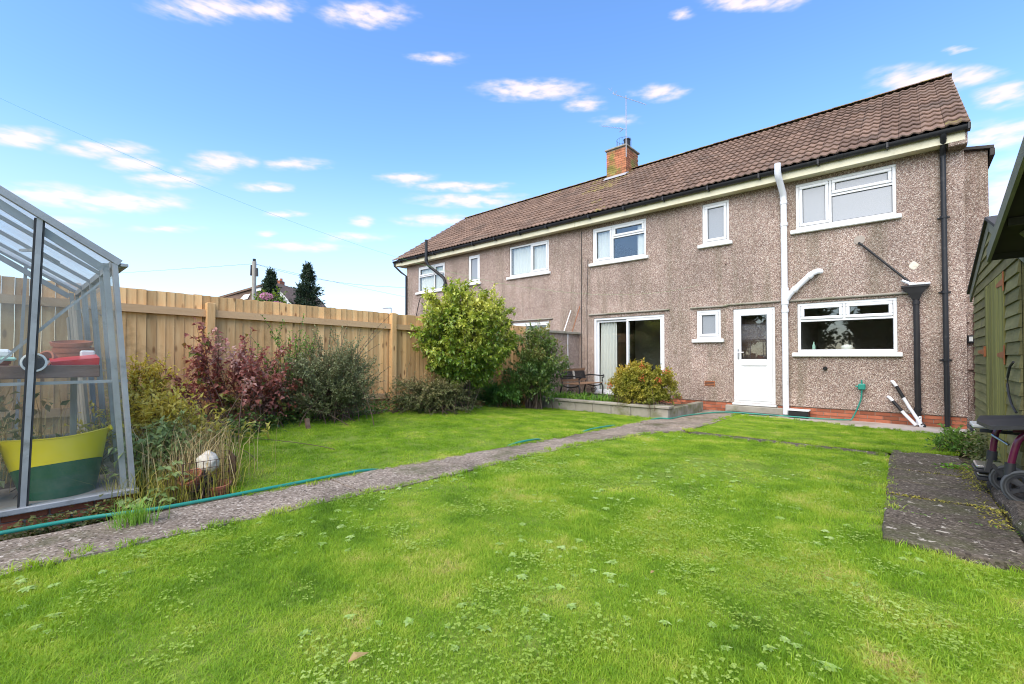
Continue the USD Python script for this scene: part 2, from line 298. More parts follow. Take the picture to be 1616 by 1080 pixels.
M = {}
M["pebble"] = pebble("pebbledash")
M["upvc"] = surf("white_upvc", [(0, (.66, .67, .67)), (1, (.73, .73, .72))], 3, rough=.28, spec=.5)
M["sill"] = surf("painted_sill", [(0, (.62, .62, .58)), (.5, (.70, .70, .67)), (1, (.75, .75, .72))], 5, rough=.5, bump=.15, bscale=40, dirt=(.42, .38, .30), dscale=4, dlim=(.6, .85))
M["cream"] = surf("cream_fascia", [(0, (.62, .57, .38)), (1, (.72, .68, .50))], 1.5, rough=.45, dirt=(.45, .42, .27), dscale=2, dlim=(.55, .8))
M["black"] = surf("black_plastic", [(0, (.010, .010, .011)), (1, (.020, .020, .021))], 4, rough=.45, spec=.35, dirt=(.09, .085, .08), dscale=5, dlim=(.6, .9))
M["blackiron"] = surf("black_painted_iron", [(0, (.012, .011, .012)), (1, (.03, .028, .027))], 6, rough=.45, spec=.3, dirt=(.42, .40, .38), dscale=9, dlim=(.70, .74))
M["wpipe"] = surf("white_painted_pipe", [(0, (.66, .67, .68)), (1, (.78, .78, .78))], 4, rough=.42, dirt=(.42, .40, .34), dscale=5, dlim=(.58, .8))
M["chipped"] = surf("chipped_painted_pipe", [(0, (.02, .02, .02)), (.49, (.03, .03, .03)), (.5, (.74, .74, .72)), (1, (.8, .8, .78))], 5, rough=.5)
M["tile"] = surf("concrete_tile", [(0, (.095, .06, .042)), (.45, (.17, .108, .076)), (.75, (.235, .158, .114)), (1, (.31, .235, .18))], 6, rough=.82, bump=.3, bscale=90, bdist=.004, tint=.22, spec=.25, dirt=(.125, .092, .07), dscale=1.1, dlim=(.5, .72))
M["lichen_tile"] = surf("lichen_tile", [(0, (.10, .065, .045)), (.5, (.16, .105, .07)), (.6, (.24, .20, .06)), (.75, (.19, .13, .09)), (1, (.32, .28, .11))], 9, rough=.85, bump=.4, bscale=80, bdist=.005, tint=.25, spec=.2)
M["brick"] = surf("red_brick", [(0, (.22, .065, .035)), (.5, (.33, .11, .06)), (1, (.40, .17, .09))], 9, rough=.85, bump=.3, bscale=60, bdist=.004, tint=.30, spec=.2)
M["brick_ch"] = surf("weathered_chimney_brick", [(0, (.22, .08, .04)), (.5, (.36, .145, .075)), (1, (.42, .2, .11))], 8, rough=.9, bump=.3, bscale=60, bdist=.005, tint=.35, spec=.2, dirt=(.20, .17, .05), dscale=2.2, dlim=(.48, .62))
M["mortar"] = surf("mortar", [(0, (.26, .22, .18)), (1, (.38, .33, .28))], 12, rough=.95, bump=.3, bscale=90)
M["concrete"] = surf("old_concrete", [(0, (.17, .15, .12)), (.5, (.28, .255, .21)), (1, (.38, .355, .30))], 5, detail=8, rough=.9, bump=.4, bscale=60, bdist=.006, tint=.12, dirt=(.12, .125, .055), dscale=2.4, dlim=(.5, .7), spec=.2)
M["paving"] = surf("pale_paving", [(0, (.30, .26, .22)), (.5, (.42, .36, .31)), (1, (.5, .45, .40))], 4, detail=8, rough=.9, bump=.3, bscale=50, dirt=(.20, .17, .12), dscale=1.3, spec=.2)
M["lead"] = surf("lead_flashing", [(0, (.24, .25, .27)), (1, (.42, .43, .45))], 6, rough=.5, spec=.4)
M["fence"] = surf("new_fence_wood", [(0, (.46, .24, .075)), (.45, (.62, .375, .165)), (.7, (.70, .47, .225)), (1, (.76, .55, .28))], 4, detail=6, rough=.78, bump=.25, bscale=22, bdist=.004, stretch=(5, 5, .55), tint=.28, spec=.2, dirt=(.34, .18, .07), dscale=2.6, dlim=(.60, .78))
add_knots("new_fence_wood")
M["rail"] = surf("fence_rail_wood", [(0, (.42, .25, .12)), (.5, (.56, .36, .19)), (1, (.62, .44, .26))], 4, detail=6, rough=.8, bump=.2, bscale=22, bdist=.004, stretch=(5, .5, 5), tint=.12, spec=.2)
M["shed"] = surf("green_weathered_wood", [(0, (.085, .077, .034)), (.45, (.16, .146, .064)), (.75, (.225, .205, .095)), (1, (.31, .285, .165))], 3, detail=7, rough=.82, bump=.35, bscale=16, bdist=.005, stretch=(5, .6, 5), tint=.22, spec=.2, dirt=(.085, .075, .055), dscale=2.2, dlim=(.55, .75))
M["sheddoor"] = surf("mossy_door_wood", [(0, (.10, .095, .034)), (.45, (.18, .168, .05)), (.75, (.245, .228, .07)), (1, (.31, .285, .13))], 3, detail=7, rough=.82, bump=.35, bscale=16, bdist=.005, stretch=(5, 5, .5), tint=.25, spec=.2)
M["barge"] = surf("grey_green_board", [(0, (.10, .105, .075)), (.5, (.18, .18, .13)), (1, (.26, .25, .19))], 4, rough=.8, stretch=(3, .8, 3), tint=.2)
M["felt"] = surf("dark_roof_felt", [(0, (.03, .028, .027)), (1, (.07, .065, .06))], 6, rough=.9, bump=.3, bscale=80)
M["under"] = surf("dark_roof_timber", [(0, (.022, .02, .016)), (1, (.05, .045, .035))], 4, rough=.85, stretch=(1, 4, 1))
M["rust"] = surf("rusty_iron", [(0, (.16, .05, .02)), (.5, (.30, .10, .035)), (1, (.38, .17, .07))], 14, rough=.8, bump=.3)
M["darkrust"] = surf("dark_rusty_wire", [(0, (.05, .025, .017)), (1, (.12, .06, .04))], 20, rough=.7)
M["alu"] = surf("weathered_aluminium", [(0, (.20, .20, .195)), (.5, (.31, .315, .31)), (1, (.44, .45, .44))], 5, rough=.5, metal=.3, dirt=(.16, .16, .14), dscale=7, dlim=(.56, .8))
M["rubber"] = surf("black_glazing_rubber", [(0, (.015, .015, .015)), (1, (.035, .035, .035))], 5, rough=.6)
M["greywood"] = surf("grey_weathered_wood", [(0, (.16, .145, .12)), (.5, (.30, .28, .24)), (1, (.42, .40, .35))], 4, detail=7, rough=.85, bump=.3, bscale=16, stretch=(5, 5, .5), tint=.2)
M["benchwood"] = surf("brown_bench_wood", [(0, (.10, .05, .025)), (.5, (.20, .11, .06)), (1, (.30, .19, .11))], 5, detail=6, rough=.7, stretch=(5, .6, 5), tint=.2)
M["stagewood"] = surf("wet_old_board", [(0, (.06, .035, .024)), (.5, (.17, .10, .07)), (1, (.32, .22, .16))], 4, detail=7, rough=.7, bump=.3, stretch=(4, .7, 4))
M["yellowp"] = surf("yellow_plastic", [(0, (.72, .56, .012)), (1, (.82, .66, .02))], 3, rough=.36, dirt=(.5, .36, .02), dscale=5, dlim=(.6, .85))
M["greenp"] = surf("dark_green_plastic", [(0, (.012, .075, .03)), (1, (.02, .10, .045))], 3, rough=.42, dirt=(.06, .10, .06), dscale=6, dlim=(.55, .85))
M["redp"] = surf("red_plastic", [(0, (.62, .035, .04)), (1, (.72, .06, .06))], 3, rough=.35)
M["terracotta"] = surf("terracotta", [(0, (.26, .075, .04)), (.5, (.36, .12, .065)), (1, (.42, .2, .13))], 9, rough=.85, bump=.2, dirt=(.30, .24, .2), dscale=7, dlim=(.6, .8))
M["whitep"] = surf("white_plastic", [(0, (.68, .70, .68)), (1, (.78, .79, .77))], 3, rough=.35)
M["mint"] = surf("pale_green_plastic", [(0, (.35, .60, .48)), (1, (.45, .68, .56))], 3, rough=.35)
M["stone"] = surf("pale_stone", [(0, (.36, .31, .23)), (.5, (.58, .53, .43)), (1, (.72, .68, .58))], 14, rough=.9, bump=.5, bscale=40)
M["hose"] = surf("green_hose", [(0, (.012, .19, .14)), (1, (.022, .27, .20))], 5, rough=.4, spec=.5, dirt=(.06, .10, .07), dscale=4, dlim=(.55, .8))
M["line"] = surf("green_line", [(0, (.16, .42, .10)), (1, (.20, .5, .14))], 5, rough=.5)
M["maroon"] = surf("maroon_paint", [(0, (.085, .006, .032)), (1, (.12, .01, .045))], 5, rough=.25, spec=.6, coat=.5)
M["tyre"] = surf("grey_tyre", [(0, (.06, .065, .068)), (1, (.11, .118, .12))], 8, rough=.7)
M["padding"] = surf("black_padding", [(0, (.018, .019, .022)), (1, (.035, .036, .04))], 8, rough=.5, bump=.1, bscale=120)
M["chrome"] = surf("dull_chrome", [(0, (.5, .5, .5)), (1, (.7, .7, .7))], 8, rough=.25, metal=.9)
M["greyplate"] = surf("grey_tray_plastic", [(0, (.42, .43, .40)), (1, (.58, .58, .55))], 6, rough=.5)
M["curtain"] = surf("pale_curtain", [(0, (.62, .61, .56)), (1, (.74, .73, .68))], 3, rough=.9)
M["inside"] = surf("inside_wall", [(0, (.50, .46, .40)), (1, (.58, .54, .47))], 2, rough=.9)
M["darkinside"] = surf("dark_furniture", [(0, (.06, .035, .025)), (1, (.09, .05, .035))], 2, rough=.6)
M["frosted"] = surf("obscured_glass", [(0, (.20, .22, .24)), (.5, (.255, .275, .295)), (1, (.32, .34, .36))], 60, detail=3, rough=.16, bump=.25, bscale=55, bdist=.003, spec=.6)
M["glass"] = glass("window_glass", base=.085)
M["ghglass"] = glass("greenhouse_glass", dirt=.055, dirtc=(.52, .53, .46), scale=4.0, base=.03)
M["ghroof"] = glass("dirty_roof_glass", dirt=.72, dirtc=(.74, .74, .69), scale=5.0, base=.03)
M["soil"] = surf("garden_soil", [(0, (.035, .024, .016)), (.5, (.075, .052, .034)), (1, (.13, .095, .06))], 7, detail=8, rough=.95, bump=.6, bscale=40, bdist=.02, dirt=(.06, .085, .025), dscale=1.6, dlim=(.5, .68))
M["lawnbase"] = surf("lawn_turf", [(0, (.08, .12, .018)), (.5, (.14, .21, .03)), (1, (.28, .27, .08))], 9, detail=8, rough=.95, bump=.5, bscale=90, bdist=.01, spec=.1)
M["far"] = surf("far_ground", [(0, (.06, .09, .025)), (1, (.11, .15, .045))], .3, rough=.95)
def concrete_path(name, a, b, c, dk, white, lw):
    n = {"g": ("geometry", {}), "v": ("voronoi_texture", {"scale": 78.0}), "sx": ("separate_xyz", {}), "rp": ("rgb_ramp", {"ramp": [(0, dk), (.12, a), (.45, b), (.7, a), (.9, c), (1, b)], "interpolate": False}),
         "n1": ("noise_texture", {"scale": 2.3, "detail": 7.0, "roughness": .66}), "m1": ("map_range", {"from_min": .3, "from_max": .72, "to_min": .62, "to_max": 1.28}), "hs": ("hsv", {"hue": .5, "saturation": 1.0, "fac": 1.0}),
         "n2": ("noise_texture", {"scale": 15.0, "detail": 5.0, "roughness": .6}), "m2": ("map_range", {"from_min": lw, "from_max": lw + .025, "to_max": .85, "clamp": True}), "wm": ("mix", {"color2": white}),
         "n3": ("noise_texture", {"scale": 1.7, "detail": 7.0, "roughness": .7}), "m3": ("map_range", {"from_min": .5, "from_max": .68, "to_max": .75, "clamp": True}), "gm": ("mix", {"color2": (.075, .085, .03)}),
         "n4": ("noise_texture", {"scale": 45.0, "detail": 5.0, "roughness": .7}), "b": ("bump", {"strength": .8, "distance": .012}), "p": ("principled_bsdf", {"roughness": .92, "specular_ior_level": .2})}
    l = [("g.position", "v.vector"), ("v.color", "sx.vector"), ("sx.x", "rp.fac"), ("g.position", "n1.vector"), ("n1.fac", "m1.value"), ("m1.result", "hs.value"), ("rp.color", "hs.color"), ("g.position", "n2.vector"), ("n2.fac", "m2.value"),
         ("g.position", "n3.vector"), ("n3.fac", "m3.value"), ("m3.result", "gm.fac"), ("hs.color", "gm.color1"), ("gm.color", "wm.color1"), ("m2.result", "wm.fac"), ("wm.color", "p.base_color"), ("g.position", "n4.vector"), ("n4.fac", "b.height"), ("b.normal", "p.normal")]
    return mat(name, n, l, "p.BSDF")
M["path"] = concrete_path("aggregate_path", (.235, .188, .145), (.315, .258, .205), (.46, .40, .33), (.11, .086, .065), (.66, .60, .52), .675)
M["slab"] = concrete_path("dark_mossy_slab", (.095, .078, .060), (.135, .112, .088), (.21, .18, .145), (.046, .037, .028), (.48, .44, .37), .635)

# ================================================================== THE SETTING
PATH_L = [(-3.80, -3), (-3.78, .59), (-3.80, 2.3), (-3.72, 4.6), (-3.68, 6.76), (-3.72, 8.5)]
PATH_R = [(-3.22, -3), (-3.22, .58), (-3.15, 2.65), (-3.2, 4.78), (-2.92, 6.75), (-2.66, 7.3), (-2.66, 9.0), (-2.70, 10.2)]
pathpoly = Polygon(PATH_L + [(-3.40, 8.52), (-3.40, 10.66), (-2.70, 10.66)] + PATH_R[::-1])
strip = Polygon([(-3.40, 10.66), (-2.70, 10.22), (-.32, 9.78), (.72, 9.70), (1.3, 9.6), (1.3, 10.9), (.76, 10.9), (.74, 10.685), (-3.40, 10.685)])
lawn_main = Polygon([(-3.24, -6), (-3.24, .58), (-3.17, 2.65), (-3.22, 4.78), (-2.94, 6.70), (-2.62, 6.97), (-.16, 6.97), (-.13, 3.46), (2.6, 3.56), (2.6, -6)])
lawn_back = Polygon([(-2.68, 7.27), (-.2, 7.27), (.40, 7.75), (.68, 9.74), (-.32, 9.82), (-2.72, 10.26)])
lawn_left = Polygon([(-3.76, 1.25), (-3.79, 2.3), (-3.70, 4.6), (-3.66, 6.76), (-3.70, 8.52), (-6.95, 8.52), (-6.6, 6.5), (-6.48, 5.3), (-6.5, 4.1), (-6.5, 2.6), (-5.85, 1.67), (-4.6, 1.38)])
def far_z(x, y): return float(ground_z(x, y)) - .035
gm = MB()
xs = np.unique(np.r_[[-400, -150, -60, -30, -18], np.arange(-12, 4.01, .4), [8, 20, 60, 150, 400]]); ys = np.unique(np.r_[[-400, -150, -60, -25, -12], np.arange(-6, 12.01, .4), [16, 25, 60, 150, 400]])
gx, gy = np.meshgrid(xs, ys, indexing="ij"); gz = ground_z(gx, gy) - .035 - .2 * sstep((np.abs(gx + 4) - 20) / 20)
idx = np.arange(gx.size).reshape(gx.shape); q = np.stack([idx[:-1, :-1], idx[1:, :-1], idx[1:, 1:], idx[:-1, 1:]], -1).reshape(-1, 4)
struct("ground", trimesh.Trimesh(np.c_[gx.ravel(), gy.ravel(), gz.ravel()], np.vstack([q[:, [0, 1, 2]], q[:, [0, 2, 3]]]), process=False), M["soil"], smooth=True)
for P, n in ((lawn_main, "lawn"), (lawn_left, "lawn"), (lawn_back, "lawn")):
    struct(n, sheet(P, lambda x, y: float(ground_z(x, y)) + .02 * (meshkit.noise([x * 1.7, y * 1.7, 0]) - .5)), M["lawnbase"], smooth=True)
# concrete path in bays with open joints, edges worn
rp = np.random.default_rng(11)
pth = _num("/World", "path"); UsdGeom.Xform.Define(stage, pth); meta(stage.GetPrimAtPath(pth), "old concrete garden path leading to the back door", None, None, "structure"); _loc[pth] = np.zeros(3)
cuts = [-3, -.4, 1.9, 4.25, 5.9, 7.6, 9.0, 10.7]
for a, b in zip(cuts[:-1], cuts[1:]):
    bay = pathpoly.intersection(sbox(-5, a + .008, 0, b - .008))
    if bay.geom_type != "Polygon": bay = max(bay.geoms, key=lambda s: s.area)
    e = bay.segmentize(.07); c = np.array(e.exterior.coords)[:-1]
    nn = np.stack([meshkit.fbm(np.c_[c * 6, np.full(len(c), 3.0)], 3, 5), meshkit.fbm(np.c_[c * 6, np.full(len(c), 9.0)], 3, 6)], 1) - .5
    c = c + nn * np.where((c[:, 1:] > b - .02) | (c[:, 1:] < a + .02), .02, .07); bay = Polygon(c).buffer(0)
    if bay.geom_type != "Polygon": bay = max(bay.geoms, key=lambda s: s.area)
    lift = .012 + rp.uniform(-.004, .006)
    top = sheet(bay, lambda x, y: float(ground_z(x, y)), .3, lift)
    m = MB().add(top.vertices, top.faces); c = np.array(bay.exterior.coords)
    for p0, p1 in zip(c[:-1], c[1:]):
        z0, z1 = ground_z(*p0), ground_z(*p1); m.quad((*p0, z0 - .05), (*p1, z1 - .05), (*p1, z1 + lift), (*p0, z0 + lift))
    part(pth, "concrete_bay", m, M["path"])
struct("house_apron", sheet(strip, lambda x, y: 0.0, .5, .004), M["paving"], "pale concrete strip along the foot of the house wall")
# right-hand paving of dark slabs and the thin row of slabs across the lawn
pv = _num("/World", "slab_paving"); UsdGeom.Xform.Define(stage, pv); _loc[pv] = np.zeros(3); meta(stage.GetPrimAtPath(pv), "dark mossy paving slabs beside the lawn", None, None, "structure")
def slab(x0, x1, y0, y1, tx, th=.06, up=.035, mtl=None, parent=None):
    m = MB(); n = 7; ex = np.linspace(x0, x1, n); b = .012
    ring = [(x, y0) for x in np.linspace(x0, x1, 9)] + [(x1, y) for y in np.linspace(y0, y1, 7)[1:]] + [(x, y1) for x in np.linspace(x1, x0, 9)[1:]] + [(x0, y) for y in np.linspace(y1, y0, 7)[1:-1]]
    r = np.array(ring); cen = r.mean(0); jit = (meshkit.noise(np.c_[r * 9, np.full(len(r), 1.0)], 4) - .5)[:, None] * .018; r = r + jit * np.sign(cen - r)
    z = lambda p, o: ground_z(p[0], p[1]) + up + tx[0] * (p[0] - cen[0]) + tx[1] * (p[1] - cen[1]) + o
    inn = r + (cen - r) / np.linalg.norm(cen - r, axis=1, keepdims=True) * b
    V = [(*p, z(p, -th)) for p in r] + [(*p, z(p, -b * .7)) for p in r] + [(*p, z(p, 0)) for p in inn] + [(*cen, z(cen, 0))]
    k = len(r); F = []
    for i in range(k):
        j = (i + 1) % k; F += [[i, j, k + j], [i, k + j, k + i], [k + i, k + j, 2 * k + j], [k + i, 2 * k + j, 2 * k + i], [2 * k + i, 2 * k + j, 3 * k]]
    part(parent or pv, "slab", m.add(V, F), mtl or M["slab"])
rows = [3.47, 4.19, 4.84, 5.43, 6.07, 6.92]
for a, b in zip(rows[:-1], rows[1:]):
    x0 = -.13 - .05 * (a - 3.5) / 3.4; t = rp.uniform(-.016, .016, 2)
    slab(x0, .50, a + .02, b - .02, t, up=.045 if a < 3.5 else .022 + rp.uniform(-.008, .008)); slab(.53, 1.2, a + .02, b - .02, rp.uniform(-.01, .01, 2), up=.02)
for a, b in ((6.93, 7.55),): slab(-.16, .45, a, b, (0, 0), up=.012)
for x in np.arange(-2.55, -.2, .6): slab(x + .01, min(x + .59, -.19), 7.0, 7.25, rp.uniform(-.02, .02, 2), up=rp.uniform(.002, .012))
# raised bed behind the low wall
bed_z = lambda x, y: .20 - .10 * float(sstep((y - 9.0) / .6))
struct("raised_bed", sheet(Polygon([(-6.9, 8.64), (-3.62, 8.64), (-3.62, 10.66), (-6.9, 10.66)]), lambda x, y: bed_z(x, y) + .05 * meshkit.noise([x * 4, y * 4, 0]) - .03, .3), M["soil"], smooth=True)

# ================================================================== THE HOUSES
YW = 10.67                                                            # rear wall plane
EAVE_Y, EAVE_Z, RIDGE_Y, RIDGE_Z = 10.36, 5.03, 14.2, 7.57
XR, XM, XL = .75, -6.85, -14.96
def wall_holes(m, x0, x1, z0, z1, holes, y, depth=.12):
    xs = sorted({x0, x1, *[h[0] for h in holes], *[h[1] for h in holes]}); zs = sorted({z0, z1, *[h[2] for h in holes], *[h[3] for h in holes]})
    for a, b in zip(xs[:-1], xs[1:]):
        for c, d in zip(zs[:-1], zs[1:]):
            cx, cz = (a + b) / 2, (c + d) / 2
            if any(h[0] < cx < h[1] and h[2] < cz < h[3] for h in holes): continue
            m.quad((a, y, c), (b, y, c), (b, y, d), (a, y, d)); m.quad((a, y + .28, d), (b, y + .28, d), (b, y + .28, c), (a, y + .28, c))
    for a, b, c, d in holes:
        Y2 = y + .28
        m.quad((a, y, c), (a, Y2, c), (a, Y2, d), (a, y, d)); m.quad((b, y, d), (b, Y2, d), (b, Y2, c), (b, y, c))
        m.quad((a, y, d), (a, Y2, d), (b, Y2, d), (b, y, d)); m.quad((a, y, c), (b, y, c), (b, Y2, c), (a, Y2, c))
def frame(m, x0, x1, z0, z1, w, y0, y1, b=.006):
    m.bbox(x0, x1, y0, y1, z0, z0 + w, b); m.bbox(x0, x1, y0, y1, z1 - w, z1, b); m.bbox(x0, x0 + w, y0, y1, z0 + w, z1 - w, b); m.bbox(x1 - w, x1, y0, y1, z0 + w, z1 - w, b)
def window(house, x0, x1, z0, z1, cells, sill=True, pane="glass", curtain=None, sillw=.09, label=None, drip=False, name="window"):
    """cells: (u0,u1,v0,v1,is_sash) in fractions of the opening."""
    f = MB(); frame(f, x0, x1, z0, z1, .055, YW + .02, YW + .085)
    w = part(house, name, f, M["upvc"], label)
    X = lambda u: x0 + .055 + (x1 - x0 - .11) * u; Z = lambda v: z0 + .055 + (z1 - z0 - .11) * v
    us = sorted({c[i] for c in cells for i in (0, 1)}); 
    for (u0, u1, v0, v1, sash) in cells:
        a, b, c, d = X(u0) + (.02 if u0 > 0 else 0), X(u1) - (.02 if u1 < 1 else 0), Z(v0) + (.02 if v0 > 0 else 0), Z(v1) - (.02 if v1 < 1 else 0)
        if u1 < 1: m = MB(); m.bbox(b, b + .04, YW + .024, YW + .08, c, d, .005); part(w, "mullion", m, M["upvc"])
        if v1 < 1: m = MB(); m.bbox(a, b, YW + .024, YW + .08, d, d + .04, .005); part(w, "transom", m, M["upvc"])
        if sash:
            m = MB(); frame(m, a + .004, b - .004, c + .004, d - .004, .058, YW + .004, YW + .07, .01); part(w, "sash", m, M["upvc"]); a, b, c, d = a + .06, b - .06, c + .06, d - .06
        g = MB(); g.box(a - .01, b + .01, YW + .048, YW + .054, c - .01, d + .01); part(w, "pane", g, M[pane])
        bd = MB(); frame(bd, a, b, c, d, .009, YW + .034, YW + .047, .003); part(w, "glazing_bead", bd, M["rubber"])
    if sill:
        s = MB(); s.bbox(x0 - sillw, x1 + sillw * .8, YW - .075, YW + .018, z0 - .085, z0 - .004, .012); part(w, "sill", s, M["sill"])
    if curtain:
        for (u0, u1, zb) in curtain:
            a, b = X(u0), X(u1); n = max(12, int((b - a) * 60)); t = np.linspace(0, 1, n); xx = a + (b - a) * t; yy = YW + .115 + .016 * np.sin(t * (b - a) * 55 + 1.3) + .008 * np.sin(t * 23)
            v = np.vstack([np.c_[xx, yy, np.full(n, z0 + .03 + zb)], np.c_[xx, yy, np.full(n, z1 - .03)]]); i = np.arange(n - 1)
            part(w, "curtain", trimesh.Trimesh(v, np.vstack([np.c_[i, i + 1, n + i + 1], np.c_[i, n + i + 1, n + i]]), process=False), M["curtain"], smooth=True)
    if drip:
        dm = MB(); dm.bbox(x0 - .14, x1 + .16, YW - .05, YW + .01, z1 + .045, z1 + .085, .012); part(house, "drip_ledge", dm, M["concrete"])
    return w
def bricks(parent, x0, x1, z0, nrow, y, rng, h=.065, j=.010, L=.215, mats="brick", depth=.10):
    for r in range(nrow):
        x = x0 - (L + j) / 2 * (r % 2)
        while x < x1:
            a, b = max(x, x0), min(x + L, x1)
            if b - a > .03:
                m = MB(); o = rng.uniform(-.003, .003); m.box(a, b, y + o, y + depth, z0 + r * (h + j), z0 + r * (h + j) + h); part(parent, "brick", m, M[mats], tint=rng.uniform(0, 1))
            x += L + j
def tube_path(pts, n=6):
    return np.array(pts, float)
def roof_tiles(house, roof, xa, xb, rng, lichen=None, n_ind=300):
    """Double-roll interlocking tiles, each its own piece; the far rows past the limit are joined."""
    sl = np.array([0, RIDGE_Y - EAVE_Y, RIDGE_Z - EAVE_Z]); Ls = np.linalg.norm(sl); d = sl / Ls; nrm = np.array([0, -d[2], d[1]])
    nr = 14; ex = Ls / nr; nc = int(round((xb - xa) / .3)); w = (xb - xa) / nc
    u = np.linspace(0, 1, 13); prof = .019 * np.sin(u * 4 * np.pi - .6) ; prof = np.where(prof > 0, prof, prof * .35)
    cells = [(r, c) for r in range(nr) for c in range(nc)]
    def dist(rc): p = np.array([xa + (rc[1] + .5) * w, EAVE_Y, EAVE_Z]) + d * (rc[0] + .5) * ex; return np.linalg.norm(p - [0, 0, CAMZ])
    cells.sort(key=dist); rest = MB(); rt = []
    for k, (r, c) in enumerate(cells):
        x = xa + c * w; o0 = np.array([x, EAVE_Y, EAVE_Z]); a0 = r * ex - (.03 if r == 0 else 0); a1 = (r + 1) * ex + .04; jz = rng.uniform(-.003, .003); jx = rng.uniform(-.002, .002)
        lo = o0 + d * (a0 + rng.uniform(-.004, .004)) + nrm * (.046 + jz); hi = o0 + d * a1 + nrm * .012
        xx = np.outer(u * (w - .004) + jx, [1, 0, 0]); pn = np.outer(prof, nrm)
        V = np.vstack([lo + xx + pn, hi + xx + pn, lo + xx + pn - nrm * .022]); i = np.arange(12)
        F = np.vstack([np.c_[i, i + 1, 13 + i + 1], np.c_[i, 13 + i + 1, 13 + i], np.c_[26 + i, 26 + i + 1, i + 1], np.c_[26 + i, i + 1, i]])
        li = lichen and lichen(x, r, rng); t = rng.uniform(0, 1)
        if k < n_ind: part(roof, "roof_tile", trimesh.Trimesh(V, F, process=False), M["lichen_tile" if li else "tile"], smooth=40, tint=t)
        else: rest.add(V, F); rt += [t] * len(V)
    if rest.n: part(roof, "roof_tiles_far", rest, M["tile"], tint=np.array(rt), kind="stuff")
    for x in np.arange(xa, xb - .05, .42):                                # ridge tiles
        g = np.linspace(-1.15, 1.15, 7); b = min(x + .43, xb + .02); R = .13
        V = np.vstack([np.c_[np.full(7, q), RIDGE_Y + R * np.sin(g), RIDGE_Z + .005 + rr + R * np.cos(g) * .75 - .02] for q, rr in ((x, .008), (b, 0))]); i = np.arange(6)
        part(roof, "ridge_tile", trimesh.Trimesh(V, np.vstack([np.c_[i, 7 + i, 7 + i + 1], np.c_[i, 7 + i + 1, i + 1]]), process=False), M["lichen_tile"], smooth=60, tint=rng.uniform(0, 1))

def build_house(label, x0, x1, holes, verge):
    H = thing("house", label, "house", ((x0 + x1) / 2, YW, 0))
    m = MB(); wall_holes(m, x0, x1, .21, 4.86, holes, YW)
    for x, s in ((x0, -1), (x1, 1)):                                     # side and party walls
        pts = [(YW, .21), (YW, 4.86), (RIDGE_Y, 7.40), (17.7, 4.86), (17.7, .21)]; V = [(x, *p) for p in pts]
        m.add(V, [[0, 1, 2], [0, 2, 4], [2, 3, 4]])
    m.quad((x0, 17.7, .21), (x1, 17.7, .21), (x1, 17.7, 4.86), (x0, 17.7, 4.86)); part(H, "wall", m, M["pebble"])
    i = MB(); i.box(x0 + .02, x1 - .02, YW + .30, 17.6, 2.42, 2.62); i.box(x0 + .02, x1 - .02, YW + .30, 17.6, 4.78, 4.84); i.box(x0 + .02, x1 - .02, 14.0, 14.1, .1, 4.7); i.box(x0 + .02, x1 - .02, YW + .30, 17.6, .0, .1)
    for px in np.linspace(x0, x1, 4)[1:-1]: i.box(px - .05, px + .05, YW + .31, 13.99, .11, 4.7)
    part(H, "inner_walls", i, M["inside"])
    # eaves: soffit, fascia, gutter with brackets
    m = MB(); m.box(x0 + .0, x1, 10.44, YW + .02, 4.80, 4.825); part(H, "soffit", m, M["cream"])
    m = MB(); m.bbox(x0, x1, 10.415, 10.437, 4.785, 4.955, .004); part(H, "fascia", m, M["cream"])
    gx0, gx1 = (x0 - (.65 if verge == "left" else 0)), (x1 + (.06 if verge == "right" else 0)); 
    if verge == "left": gx0 = x0 - .45
    g = np.linspace(math.pi, 2 * math.pi, 9); ring = np.r_[np.c_[10.355 + .062 * np.cos(g), 4.99 + .068 * np.sin(g)], np.c_[10.355 + .054 * np.cos(g[::-1]), 4.99 + .058 * np.sin(g[::-1])]]
    k = len(ring); V = np.vstack([np.c_[np.full(k, q), ring] for q in (gx0, gx1)]); j = np.arange(k); F = np.vstack([np.c_[j, (j + 1) % k, k + (j + 1) % k], np.c_[j, k + (j + 1) % k, k + j]])
    m = MB().add(V, F)
    for q, s in ((gx0, -1), (gx1, 1)): m.add(np.vstack([[(q, 10.355, 4.99)], np.c_[np.full(9, q), ring[:9]]]), [[0, a, a + 1] for a in range(1, 9)])
    gp = part(H, "gutter", m, M["black"], smooth=50)
    for x in np.arange(gx0 + .5, gx1, 1.02):
        m = MB(); m.bbox(x - .018, x + .018, 10.288, 10.415, 4.900, 4.93, .005); m.bbox(x - .018, x + .018, 10.280, 10.292, 4.905, 5.0, .003); part(gp, "bracket", m, M["black"])
    for x in np.arange(gx0 + 2, gx1, 3.9):
        V2 = np.vstack([np.c_[np.full(k, q), (ring - [10.355, 4.99]) * 1.09 + [10.355, 4.99]] for q in (x, x + .09)]); part(gp, "joint", MB().add(V2, F), M["black"], smooth=50)
    return H
def roof_deck(H, xa, xb):
    m = MB(); e = -.02
    y0, z0 = EAVE_Y + .02, EAVE_Z - .012; y2, z2 = 2 * RIDGE_Y - EAVE_Y, EAVE_Z
    V = [(x, y, z) for x in (xa, xb) for (y, z) in ((y0, z0), (RIDGE_Y, RIDGE_Z - .01), (y2, z2), (y2, z2 - .06), (RIDGE_Y, RIDGE_Z - .09), (y0, z0 - .06))]
    F = [[i, (i + 1) % 6, 6 + (i + 1) % 6, 6 + i] for i in range(6)] + [[0, 5, 4, 1], [1, 4, 3, 2], [6, 7, 10, 11], [7, 8, 9, 10]]
    return part(H, "roof", m.add(V, F), M["felt"])
rh = np.random.default_rng(21)
